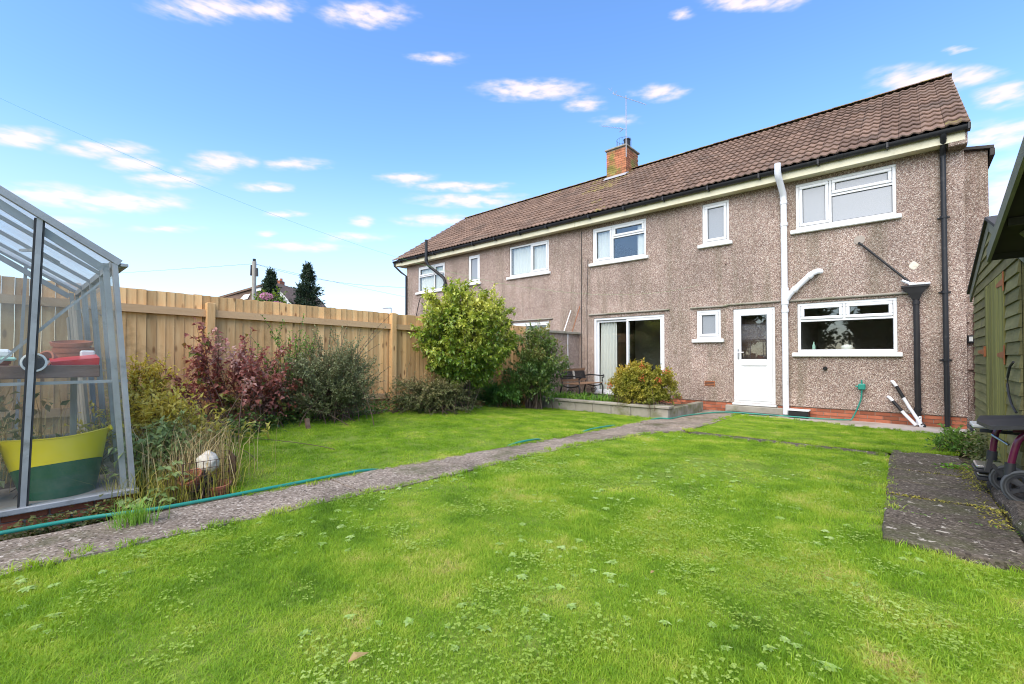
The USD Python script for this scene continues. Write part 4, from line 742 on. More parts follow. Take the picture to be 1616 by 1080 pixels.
for a, b in (((-5.0, .30, 1.96), (-5.0, .18, 2.04)), ((-5.0, .18, 2.04), (-5.35, .1, 2.08))): m.beam(a, b, .02, .02)
part(GH, "vent_opener", m, M["alu"])
# inside: boards against the glass, potting bench, tubs, pots
BW = thing("weathered_board", "grey weathered boards standing inside the greenhouse by its house-side glass", "boards", (-5.9, .4, .2))
for k, (x, w_, zt) in enumerate(((-5.35, .16, 1.62), (-5.60, .2, 1.72), (-5.83, .2, 1.70), (-6.05, .18, 1.60))):
    m = MB(); m.beam((x, .53 - .012 * k, .2), (x, .41 - .012 * k, zt), .022, w_, (1, 0, 0)); m2 = MB(); m2.beam((x, .545, .2), (x, .43, zt), w_, .02, (0, 1, 0)); part(BW, "board", m2, M["greywood"], tint=rg.uniform(0, 1))
PB = thing("potting_bench", "old wooden potting bench inside the greenhouse with a wet dark front board", "bench", (-4.85, -.3, .2))
m = MB(); m.bbox(-4.52, -4.485, -1.4, .49, 1.075, 1.165, .006); part(PB, "front_board", m, M["stagewood"])
m = MB(); m.bbox(-5.15, -4.525, -1.4, .47, 1.085, 1.11, .004); part(PB, "bench_top", m, M["stagewood"])
for yy_ in (-1.3, .40):
    for xx_ in (-5.1,): m = MB(); m.bbox(xx_ - .02, xx_ + .02, yy_ - .02, yy_ + .02, .15, 1.084, .004); part(PB, "leg", m, M["greywood"])
def tub(label, c, r0, r1, h, rot, tilt):
    T = thing("garden_tub", label, "tub", (c[0], c[1], c[2]), "yellow and green tubs in the greenhouse"); nz_ = 36
    def rev(prof):
        g = trimesh.creation.revolve(prof, nz_); g.vertices *= [1, 1.04, 1]
        g.vertices[:, 2] += .06 * (g.vertices[:, 1] / r1) ** 2 * (g.vertices[:, 2] / h) ** 2
        g.apply_transform(trimesh.transformations.euler_matrix(tilt[0], tilt[1], rot)); g.apply_translation(c); return g
    mid = r0 + (r1 - r0) * .60
    part(T, "lower_body", rev([(0, 0), (r0, 0), (r0 + .01, .012), (mid, h * .60), (mid - .008, h * .60), (r0 - .002, .02), (0, .02)]), M["greenp"], smooth=40)
    part(T, "upper_band", rev([(mid + .001, h * .595), (r1, h * .985), (r1 + .012, h), (r1 + .002, h + .008), (r1 - .01, h * .985), (mid - .009, h * .595)]), M["yellowp"], smooth=40)
    for sg in (-1, 1):
        hd = MB().tube([(.08 * math.cos(a) , sg * (r1 * 1.04 + .012), h + .05 + .045 * math.sin(a)) for a in np.linspace(0, math.pi, 9)], .011, 6).arr()
        hd.apply_transform(trimesh.transformations.euler_matrix(tilt[0], tilt[1], rot)); hd.apply_translation(c); part(T, "handle", hd, M["yellowp"], smooth=50)
tub("yellow and green flexible tub behind the greenhouse glass, the wider one", (-4.76, .315, .15), .17, .285, .42, 0.0, (0.05, -.30))
tub("yellow and green tub cut off by the left picture edge", (-4.78, -.32, .16), .17, .27, .40, .0, (-.06, -.26))
def pot(name, label, c, r0, r1, h, mt, tilt=(0, 0, 0), rim=.03, group=None, cat="pot"):
    T = thing(name, label, cat, c, group); TM = trimesh.transformations.translation_matrix(c) @ trimesh.transformations.euler_matrix(*tilt)
    g = trimesh.creation.revolve([(0, 0), (r0, 0), (r0 + (r1 - r0) * .78, h * .78), (r0 + (r1 - r0) * .78 - .006, h * .78), (r0 - .006, .01), (0, .01)], 24); g.apply_transform(TM); part(T, "body", g, M[mt], smooth=40)
    k = r0 + (r1 - r0) * .78; g = trimesh.creation.revolve([(k - .007, h * .775), (k + .008, h * .775), (r1 + .008, h), (r1 - .004, h + .002), (k - .007, h * .775)], 24); g.apply_transform(TM); part(T, "rim", g, M[mt], smooth=40)
    return T
zb = 1.112
pot("plant_pot", "black and white pot lying on its side at the front of the bench", (-4.62, .175, zb + .056), .045, .058, .15, "whitep", (0, 1.45, -.15))
part("/World/plant_pot", "inside", trimesh.creation.cylinder(.052, .004, sections=24, transform=trimesh.transformations.translation_matrix((-4.62, .175, zb + .056)) @ trimesh.transformations.euler_matrix(0, 1.45, -.15) @ trimesh.transformations.translation_matrix((0, 0, .147))), M["rubber"])
for k in range(3): pot("plant_pot", ("lowest pot of the terracotta stack at the back of the bench", "middle pot of the terracotta stack on the bench", "top pot of the terracotta stack on the bench")[k], (-4.92, .395 - .01 * k, zb + .05 * k), .085, .115, .13, "terracotta", (.05, .06 * k, 0))
pot("plant_pot", "small white pot beside the terracotta stack on the bench", (-4.80, .27, zb), .03, .045, .09, "whitep", (.3, 0, .2))
pot("plant_pot", "brown pot lying between the white pot and the red tray", (-4.78, .30, zb + .05), .04, .065, .12, "terracotta", (1.2, .4, .5))
T = thing("seed_tray", "bright red plastic tray at the right end of the potting bench", "tray", (-4.62, .37, zb))
m = MB(); m.add([(-4.68, .26, zb + .01), (-4.53, .26, zb + .01), (-4.53, .485, zb + .01), (-4.68, .485, zb + .01), (-4.70, .235, zb + .10), (-4.51, .235, zb + .075), (-4.51, .49, zb + .105), (-4.70, .49, zb + .13)], [[0, 3, 2, 1], [0, 1, 5, 4], [1, 2, 6, 5], [2, 3, 7, 6], [3, 0, 4, 7], [4, 5, 6, 7]]); m.bbox(-4.56, -4.50, .205, .26, zb + .012, zb + .04, .008); part(T, "body", m, M["redp"])
m = MB(); m.bbox(-4.73, -4.70, .40, .485, zb + .10, zb + .16, .01); part(T, "handle", m, M["whitep"])
T = thing("plastic_tub", "white tub with a pale green lid on the bench at the left picture edge", "tub", (-4.62, -.02, zb))
m = MB(); m.bbox(-4.72, -4.55, -.12, .055, zb + .10, zb + .165, .02); part(T, "body", m, M["whitep"]); m = MB(); m.bbox(-4.70, -4.54, .0, .075, zb + .085, zb + .11, .01); part(T, "lid", m, M["mint"])
pot("plant_pot", "terracotta pot under the white tub at the left picture edge", (-4.63, -.03, zb - .002), .062, .075, .085, "terracotta")

# ================================================================== SHEDS ON THE RIGHT
SX = .70; apex, ez, ey0, ey1 = (7.10, 2.60), 1.97, 5.45, 8.75
SA = thing("shed", "green weathered garden shed with overlapping boards and a mossy plank door", "shed", (SX, 7.1, .1))
gable = Polygon([(ey0, .12), (ey1, .12), (ey1, ez + .05), apex, (ey0, ez + .05)]); rs = np.random.default_rng(41)
def board(parent, pg, z0, z1, mt):
    if pg.is_empty: return
    for q in getattr(pg, "geoms", [pg]):
        if q.geom_type != "Polygon" or q.area < .002: continue
        c = np.array(q.exterior.coords)[:-1]; k = len(c); t = np.clip((c[:, 1] - z0) / (z1 - z0), 0, 1); xf = SX - .024 + .015 * t
        V = np.vstack([np.c_[xf, c], np.c_[np.full(k, SX), c]]); F = [[0, i, i + 1] for i in range(1, k - 1)] + [[i, (i + 1) % k, k + i] for i in range(k)] + [[(i + 1) % k, k + (i + 1) % k, k + i] for i in range(k)]
        part(parent, "board", MB().add(V, F), M[mt], tint=rs.uniform(0, 1))
DY0, DY1, DZ1 = 6.14, 7.50, 2.02
z = .12
while z < 2.6:
    zt = z + .112; row = gable.intersection(sbox(0, z, 20, zt - .004))
    for ya, yb in ((ey0, DY0 - .01), (DY1 + .01, ey1)) if z < DZ1 else ((ey0, ey1),): board(SA, row.intersection(sbox(ya, 0, yb, 9)), z, zt, "shed")
    z = zt
m = MB(); k = np.array(gable.exterior.coords)[:-1]; m.add(np.vstack([np.c_[np.full(5, SX + .004), k], np.c_[np.full(5, SX + 2.4), k]]), [[0, 1, 2], [0, 2, 4], [2, 3, 4], [0, 5, 6], [0, 6, 1], [1, 6, 7], [1, 7, 2], [4, 9, 5], [4, 5, 0]]); part(SA, "side_walls", m, M["shed"])
d = part(SA, "door", MB().box(SX - .004, SX + .003, DY0, DY1, .2, DZ1), M["under"]); yb_ = np.linspace(DY0 + .004, DY1 - .004, 13)
for a, b in zip(yb_[:-1], yb_[1:]): m = MB(); m.bbox(SX - .026 + rs.uniform(-.002, .002), SX - .004, a + .003, b - .003, .2, DZ1 - .004, .004); part(d, "plank", m, M["sheddoor"], tint=rs.uniform(0, 1))
for z_, y_, s_ in ((1.24, DY0, 1), (1.92, DY0, 1)):
    m = MB(); m.bbox(SX - .034, SX - .026, y_ - .05, y_ - .012, z_ - .09, z_ + .09, .002); m.add([(SX - .032, y_ - .012, z_ - .035), (SX - .032, y_ + .40, z_ - .014), (SX - .032, y_ + .40, z_ + .014), (SX - .032, y_ - .012, z_ + .035), (SX - .027, y_ - .012, z_ - .035), (SX - .027, y_ + .40, z_ - .014), (SX - .027, y_ + .40, z_ + .014), (SX - .027, y_ - .012, z_ + .035)], [[0, 1, 2, 3], [0, 4, 5, 1], [2, 6, 7, 3], [1, 5, 6, 2]]); part(d, "hinge", m, M["rust"])
m = MB(); m.bbox(SX - .045, SX - .025, DY1 - .10, DY1 - .03, 1.22, 1.34, .004); m.add([(SX - .034, DY1 - .03, 1.245), (SX - .034, DY1 + .62, 1.262), (SX - .034, DY1 + .62, 1.295), (SX - .034, DY1 - .03, 1.315), (SX - .026, DY1 - .03, 1.245), (SX - .026, DY1 + .62, 1.262), (SX - .026, DY1 + .62, 1.295), (SX - .026, DY1 - .03, 1.315)], [[0, 1, 2, 3], [0, 4, 5, 1], [2, 6, 7, 3], [1, 5, 6, 2]]); part(d, "hasp", m, M["rust"])
for (ya, za), tone in (((9.15, 2.06), .2), ((5.13, 2.00), .8)):
    m = MB(); dd = np.array([0, apex[0] - ya, apex[1] + .06 - za]); L_ = np.linalg.norm(dd)
    a, b = (SX - .012, ya, za), (SX - .012, apex[0], apex[1] + .06); m.beam(a, b, .022, .13, (1, 0, 0)) if False else m.beam(a, b, .13, .022, (1, 0, 0)); part(SA, "bargeboard", m, M["barge"], tint=tone)
    m = MB(); nrm = np.array([0, -dd[2], dd[1]]) / L_ * (1 if dd[1] > 0 else -1); o = nrm * .075; m.beam(np.array([SX + 1.2, ya, za]) + o, np.array([SX + 1.2, apex[0], apex[1] + .06]) + o, 2.5, .03, nrm) ; part(SA, "roof_slope", m, M["felt"])
part(SA, "cable", MB().tube([(SX - .04, 5.55, 1.18), (SX - .045, 5.68, 1.14), (SX - .045, 5.80, 1.05), (SX - .045, 5.82, .98), (SX - .045, 5.76, .90), (SX - .045, 5.62, .82), (SX - .04, 5.46, .77)], .009, 8), M["rubber"], smooth=50)
# the nearer shed's roof reaching into the picture
SB = thing("shed", "nearer shed whose dark overhanging roof cuts into the right picture edge", "shed", (1.6, 4, .1))
def slope(x, y): return 2.03 + (5.12 - y) * .215
m = MB(); V = [(x, y, slope(x, y) + o) for x in (.50, 2.8) for (y, o) in ((5.12, 0), (3.3, 0), (3.3, .035), (5.12, .035))]; m.add(V, [[0, 1, 2, 3], [7, 6, 5, 4], [0, 4, 5, 1], [1, 5, 6, 2], [2, 6, 7, 3], [3, 7, 4, 0]]); part(SB, "roof", m, M["under"])
m = MB(); V = [(x, y, slope(x, y) + o) for x in (.478, .498) for (y, o) in ((5.13, -.06), (3.3, -.06), (3.3, .042), (5.13, .042))]; m.add(V, [[0, 1, 2, 3], [7, 6, 5, 4], [0, 4, 5, 1], [1, 5, 6, 2], [2, 6, 7, 3], [3, 7, 4, 0]]); part(SB, "bargeboard", m, M["barge"], tint=.35)
m = MB(); m.bbox(.50, 2.8, 5.122, 5.14, slope(0, 5.12) - .05, slope(0, 5.12) + .04, .004); part(SB, "fascia", m, M["under"])
m = MB(); m.beam((.98, 4.70, 1.62), (.62, 4.72, slope(0, 4.72) - .01), .045, .045, (0, 1, 0)); part(SB, "bracket", m, M["barge"], tint=.3)
for y_ in (4.5, 3.9, 3.4): m = MB(); m.beam((.52, y_, slope(0, y_) - .03), (2.7, y_, slope(0, y_) - .03), .05, .05); part(SB, "purlin", m, M["under"])
m = MB(); m.box(.98, 2.6, 3.4, 4.92, .05, 1.95); m.box(.985, 2.6, 3.4, 4.9, 1.95, 2.03); part(SB, "wall", m, M["shed"])
KB = thing("concrete_base", "rough concrete base edge under the shed and wheeled walker", "base", (.75, 5.0, .1))
e = np.linspace(3.0, 6.08, 70); jit = (meshkit.fbm(np.c_[e * 2.3, e * 0, e * 0], 4, 8) - .5) * .05; V = []; F = []
for i, y_ in enumerate(e):
    gz_ = float(ground_z(.5, y_)); x_ = .505 + jit[i] + .012 * (6 - y_) ** 0; V += [(x_ + .004, y_, gz_ - .05), (x_, y_, gz_ + .055), (x_ + .03, y_, gz_ + .095), (1.0, y_, gz_ + .10)]
    if i: a = 4 * (i - 1); F += [[a, a + 4, a + 5, a + 1], [a + 1, a + 5, a + 6, a + 2], [a + 2, a + 6, a + 7, a + 3]]
F += [[len(V) - 4, len(V) - 1, len(V) - 2, len(V) - 3]]; part(KB, "edge", MB().add(V, F), M["slab"])
# wheeled walker
WK = thing("wheeled_walker", "folded maroon wheeled walker with black seat and grey tyres at the right edge", "walker", (.7, 5.0, .15))
def wheel(c, r, w, ax=(-.13, -1, 0)):
    ax = np.array(ax, float); ax /= np.linalg.norm(ax); Rm = trimesh.geometry.align_vectors([0, 0, 1], ax); Tm = trimesh.transformations.translation_matrix(c) @ Rm
    g = np.linspace(0, 2 * np.pi, 11); ring = [(r - .018 + .018 * math.cos(a), w / 2 * math.sin(a)) for a in g]
    t = trimesh.creation.revolve(ring, 32); t.apply_transform(Tm); p = part(WK, "wheel", t, M["tyre"], smooth=50)
    rim = trimesh.creation.revolve([(r - .045, -w * .35), (r - .033, -w * .4), (r - .033, w * .4), (r - .045, w * .35), (r - .045, -w * .35)], 32); rim.apply_transform(Tm); part(p, "rim", rim, M["padding"], smooth=40)
    hub = trimesh.creation.cylinder(r * .22, w * 1.2, sections=20); hub.apply_transform(Tm); part(p, "hub", hub, M["padding"], smooth=40)
    for k in range(6):
        a = k * math.pi / 3; s = MB().beam((r * .15 * math.cos(a), r * .15 * math.sin(a), 0), ((r - .04) * math.cos(a), (r - .04) * math.sin(a), 0), .022, w * .45).arr(); s.apply_transform(Tm); part(p, "spoke", s, M["padding"])
wheel((.635, 4.90, .272), .130, .036); wheel((.590, 5.24, .258), .112, .034); wheel((.98, 4.95, .272), .130, .036)
def bent(pts, r, name, mt, n=24, par=None):
    P = np.array(pts, float); t = np.linspace(0, len(P) - 1, n); from_ = np.minimum(t.astype(int), len(P) - 2); u = (t - from_)[:, None]
    g = lambda i: P[np.clip(i, 0, len(P) - 1)]; p0, p1, p2, p3 = g(from_ - 1), g(from_), g(from_ + 1), g(from_ + 2)
    C = .5 * (2 * p1 + (p2 - p0) * u + (2 * p0 - 5 * p1 + 4 * p2 - p3) * u ** 2 + (3 * p1 - p0 - 3 * p2 + p3) * u ** 3); return part(par or WK, name, MB().tube(C, r, 12), M[mt], smooth=60)
bent([(.565, 4.93, .43), (.585, 4.93, .54), (.61, 4.93, .62), (.67, 4.93, .68), (.80, 4.93, .72)], .021, "front_leg", "maroon")
bent([(.505, 5.26, .45), (.515, 5.26, .55), (.535, 5.26, .64), (.60, 5.26, .69), (.78, 5.26, .715)], .021, "front_leg", "maroon")
bent([(.60, 5.12, .66), (.70, 5.10, .67), (.95, 5.1, .66)], .016, "cross_tube", "maroon")
for a, b, rr in (((.562, 4.93, .44), (.556, 4.925, .34), .030), ((.503, 5.26, .47), (.498, 5.26, .40), .031)): part(WK, "clamp", MB().tube([a, b], rr, 14), M["padding"], smooth=40)
m = MB(); m.beam((.495, 5.262, .42), (.47, 5.262, .30), .03, .06, (0, 1, 0)); m.beam((.50, 5.26, .36), (.59, 5.25, .25), .028, .05, (0, 1, 0)); part(WK, "caster_fork", m, M["padding"])
m = MB(); m.beam((.556, 4.93, .35), (.64, 4.91, .27), .028, .05, (0, 1, 0)); part(WK, "caster_fork", m, M["padding"])
m = MB(); V = [(.405, 5.10, .695), (.45, 4.78, .690), (1.02, 4.74, .760), (1.00, 5.34, .765), (.44, 5.30, .715)]; V = V + [(x, y, z + .028) for x, y, z in V]; m.add(V, [[0, 2, 1], [0, 3, 2], [0, 4, 3], [5, 6, 7], [5, 7, 8], [5, 8, 9]] + sum([[[i, (i + 1) % 5, 5 + (i + 1) % 5], [i, 5 + (i + 1) % 5, 5 + i]] for i in range(5)], [])); part(WK, "seat", m, M["padding"])
m = MB(); m.bbox(.40, 1.0, 5.33, 5.60, .635, .665, .008); part(WK, "tray", m, M["greyplate"]); m = MB(); frame_y = ((5.31, 5.325), (5.605, 5.62)); 
for a, b in frame_y: m.bbox(.44, 1.0, a, b, .605, .634, .005)
m.bbox(.385, .405, 5.31, 5.62, .605, .634, .005); part(WK, "tray_frame", m, M["padding"])
part(WK, "strut", MB().tube([(.50, 5.23, .60), (.575, 5.1, .55)], .009, 8), M["chrome"], smooth=50)
m = MB(); m.bbox(.42, .60, 5.36, 5.62, .30, .325, .008); m.bbox(.43, .60, 5.38, 5.60, .235, .255, .006); fp = part(WK, "foot_plate", m, M["chrome"]); m = MB(); m.bbox(.41, .605, 5.35, 5.63, .268, .295, .006); m.bbox(.425, .60, 5.37, 5.61, .20, .228, .006); part(fp, "grip", m, M["padding"])

# ================================================================== BENCH ON THE PATIO
BN = thing("garden_bench", "small black iron and brown slatted bench beside the patio door", "bench", (-6.35, 9.98, .1))
bz = .13; y0b, y1b = 9.42, 10.54; xb, xf = -6.60, -6.08
for y_ in (y0b, y1b):
    bent([(xb - .06, y_, bz), (xb - .02, y_, bz + .25), (xb + .02, y_, bz + .40), (xb - .03, y_, bz + .58), (xb - .10, y_, bz + .74)], .020, "leg", "blackiron", 20, BN)
    bent([(xf + .05, y_, bz), (xf + .01, y_, bz + .14), (xf + .02, y_, bz + .27), (xf - .02, y_, bz + .38)], .020, "leg", "blackiron", 16, BN)
    bent([(xb - .03, y_, bz + .56), (xb + .15, y_, bz + .60), (xf - .02, y_, bz + .58), (xf + .04, y_, bz + .60), (xf + .05, y_, bz + .55), (xf + .0, y_, bz + .52), (xf + .01, y_, bz + .42)], .017, "arm", "blackiron", 30, BN)
    bent([(xb + .0, y_, bz + .36), (xb + .2, y_, bz + .31), (xf - .1, y_, bz + .33), (xf - .01, y_, bz + .38)], .016, "seat_rail", "blackiron", 14, BN)
    g = np.linspace(0, 3.6 * np.pi, 26); bent([(xb + .26 + (.09 - .02 * a / 3) * math.cos(a), y_, bz + .20 + (.09 - .02 * a / 3) * math.sin(a)) for a in g[::2]], .010, "scroll", "blackiron", 50, BN)
for k in range(5): x_ = xb + .03 + k * .105; m = MB(); m.bbox(x_, x_ + .075, y0b - .03, y1b + .03, bz + .385, bz + .405, .006); part(BN, "seat_slat", m, M["benchwood"], tint=rg.uniform(0, 1))
tb = lambda h: xb + .02 - .18 * (h - .42)
for h0, h1 in ((.44, .50), (.71, .77)): m = MB(); m.beam((tb(h0), y0b - .02, bz + (h0 + h1) / 2), (tb(h0), y1b + .02, bz + (h0 + h1) / 2), .02, h1 - h0); part(BN, "back_rail", m, M["benchwood"], tint=.3)
m = MB(); m.beam((tb(.5), (y0b + y1b) / 2, bz + .50), (tb(.71), (y0b + y1b) / 2, bz + .71), .022, .06, (0, 1, 0)); m2 = MB(); m2.beam((tb(.5) + .012, (y0b + y1b) / 2, bz + .50), (tb(.71) + .012, (y0b + y1b) / 2, bz + .71), .07, .02, (1, 0, 0)); part(BN, "centre_stile", m2, M["greywood"], tint=.9)
for ya, yb2 in ((y0b + .01, (y0b + y1b) / 2 - .04), ((y0b + y1b) / 2 + .04, y1b - .01)):
    m = MB()
    for t in np.linspace(-.21, yb2 - ya, 13):                         # diagonal lattice
        for s in (1, -1):
            a0, a1 = max(t, 0), min(t + .21, yb2 - ya)
            if a1 - a0 < .02: continue
            f0, f1 = (a0 - t) / .21, (a1 - t) / .21; q0, q1 = (.5 + .21 * f0, .5 + .21 * f1) if s > 0 else (.71 - .21 * f0, .71 - .21 * f1)
            m.beam((tb(q0), ya + a0, bz + q0), (tb(q1), ya + a1, bz + q1), .014, .016, (1, 0, 0))
    part(BN, "lattice_panel", m, M["blackiron"])
# ================================================================== SMALL THINGS BY THE HOUSE
T = thing("gully_cover", "black box with a white rim at the foot of the white soil pipe", "box", (-1.75, 10.5, 0)); m = MB(); m.bbox(-1.80, -1.46, 10.40, 10.62, .005, .14, .01); part(T, "box", m, M["black"]); m = MB(); m.bbox(-1.81, -1.45, 10.39, 10.63, .142, .165, .006); part(T, "rim", m, M["wpipe"])
T = thing("door_mat", "dark mat on the concrete below the back door", "mat", (-2.45, 10.45, 0)); m = MB(); m.bbox(-2.98, -1.98, 10.36, 10.565, .008, .032, .006); part(T, "pile", m, M["padding"])
T = thing("wall_tap", "green garden tap fixed low on the wall under the kitchen window", "tap", (-.64, YW, .65)); m = MB(); m.bbox(-.70, -.59, YW - .10, YW + .004, .60, .71, .015); m.tube([(-.645, YW - .05, .71), (-.645, YW - .05, .78)], .012, 8); part(T, "body", m, M["hose"]); m = MB().tube([(-.70, YW - .05, .66), (-.74, YW - .05, .66)], .014, 8); part(T, "connector", m, M["hose"])
rr_ = np.random.default_rng(8)
hp_ = [(-3.86, -1.5), (-3.90, .0), (-3.88, .40), (-3.80, .72), (-3.79, 1.1), (-3.795, 1.6), (-3.80, 2.2), (-3.88, 2.6), (-3.90, 3.2), (-3.86, 4.1), (-3.755, 4.4), (-3.745, 4.75), (-3.83, 5.1), (-3.83, 5.8), (-3.735, 6.15), (-3.70, 6.75), (-3.80, 7.1), (-3.78, 7.7), (-3.60, 8.3), (-3.42, 8.5), (-3.38, 9.1), (-3.25, 9.6), (-3.0, 10.2), (-2.6, 10.33), (-2.0, 10.36), (-1.4, 10.38), (-1.0, 10.45), (-.85, 10.55)]
P = np.array([(x, y, float(ground_z(x, y)) + (.03 if (y < 2.3 or 4.3 < y < 4.8 or 6.1 < y < 6.9 or y > 8.1) else -.03)) for x, y in hp_])
P = np.vstack([P, [(-.80, 10.60, .04), (-.73, 10.61, .20), (-.66, 10.61, .42), (-.645, 10.61, .60)]])
GHS = thing("garden_hose", "green hosepipe running along the path edge to the wall tap", "hose", (-3.8, 1, .18)); bent(P, .0125, "tube", "hose", 260, GHS)
xl = np.linspace(0, 1, 40); yl = -2.5 + 13.16 * xl; L3 = np.c_[-4.6 + .0937 * yl, yl, np.where(yl < 5, 2.22 + .030 * (yl - 5) ** 2, 2.22 + .0205 * (yl - 5) ** 2)]
WL = thing("washing_line", "thin green washing line sagging across the garden to the house wall", "line", (-4.2, 4, 2.2)); part(WL, "cord", MB().tube(L3, .0011, 5), M["line"])
WC = thing("wire_cage", "rusty square wire mesh cage standing in the weeds beside the path", "cage", (-4.15, 1.1, .17)); cz0, cz1 = .13, .43
for nm, a, b in (("front_mesh", (-4.03, .90), (-4.03, 1.25)), ("side_mesh", (-4.03, 1.25), (-4.36, 1.30)), ("back_mesh", (-4.36, 1.30), (-4.38, .95))):
    m = MB(); a, b = np.array(a), np.array(b); n = 9
    for t in np.linspace(0, 1, n): p = a + (b - a) * t; m.tube([(*p, cz0), (*p, cz1)], .0026 if 0 < t < 1 else .005, 5)
    for z_ in np.linspace(cz0 + .03, cz1 - .002, 6): m.tube([(*a, z_), (*b, z_)], .0026, 5)
    part(WC, nm, m, M["darkrust"])
sg_ = trimesh.creation.icosphere(3, 1.0); sg_.vertices *= (.72 + .55 * meshkit.fbm(sg_.vertices * 2.2 + 7, 4))[:, None]; sg_.vertices *= [.085, .075, .085]; sg_.apply_translation((-4.17, 1.10, .385)); T = thing("rockery_stone", "lumpy cream stone on top of the pots in the wire cage", "stone", (-4.17, 1.1, .3)); part(T, "stone", sg_, M["stone"], smooth=True)
pot("terracotta_pot", "tilted terracotta pot under the cream stone in the wire cage", (-4.14, 1.02, .215), .05, .075, .12, "terracotta", (.5, .3, 0))
pot("terracotta_pot", "terracotta pot on the ground at the bottom of the wire cage", (-4.10, 1.16, .125), .06, .08, .10, "terracotta", (.1, .1, 0))
pot("plant_pot", "black plastic pot lying among the pots in the wire cage", (-4.14, 1.10, .19), .07, .09, .13, "black", (.9, .3, 0))
T = thing("edging_post", "short grey wooden stump at the edge of the border under the dark bush", "post", (-5.98, 2.72, .28)); m = MB(); m.beam((-5.98, 2.72, .2), (-6.0, 2.70, .40), .05, .04, (1, 0, 0)); part(T, "post", m, M["stagewood"])
BW2 = thing("bowl", "pale round bowl on the sill inside the kitchen window", "bowl", (-.88, YW + .2, 1.30)); part(BW2, "bowl", trimesh.creation.revolve([(0, 0), (.05, 0), (.09, .07), (.095, .11), (.06, .14), (0, .15)], 24, transform=trimesh.transformations.translation_matrix((-.88, YW + .19, 1.305))), M["whitep"], smooth=50)
BT = thing("bottle", "slim pale bottle inside the left end of the kitchen window", "bottle", (-1.42, YW + .2, 1.30)); part(BT, "bottle", trimesh.creation.revolve([(0, 0), (.03, 0), (.03, .13), (.012, .17), (.012, .21), (0, .21)], 16, transform=trimesh.transformations.translation_matrix((-1.42, YW + .19, 1.305))), M["mint"], smooth=50)
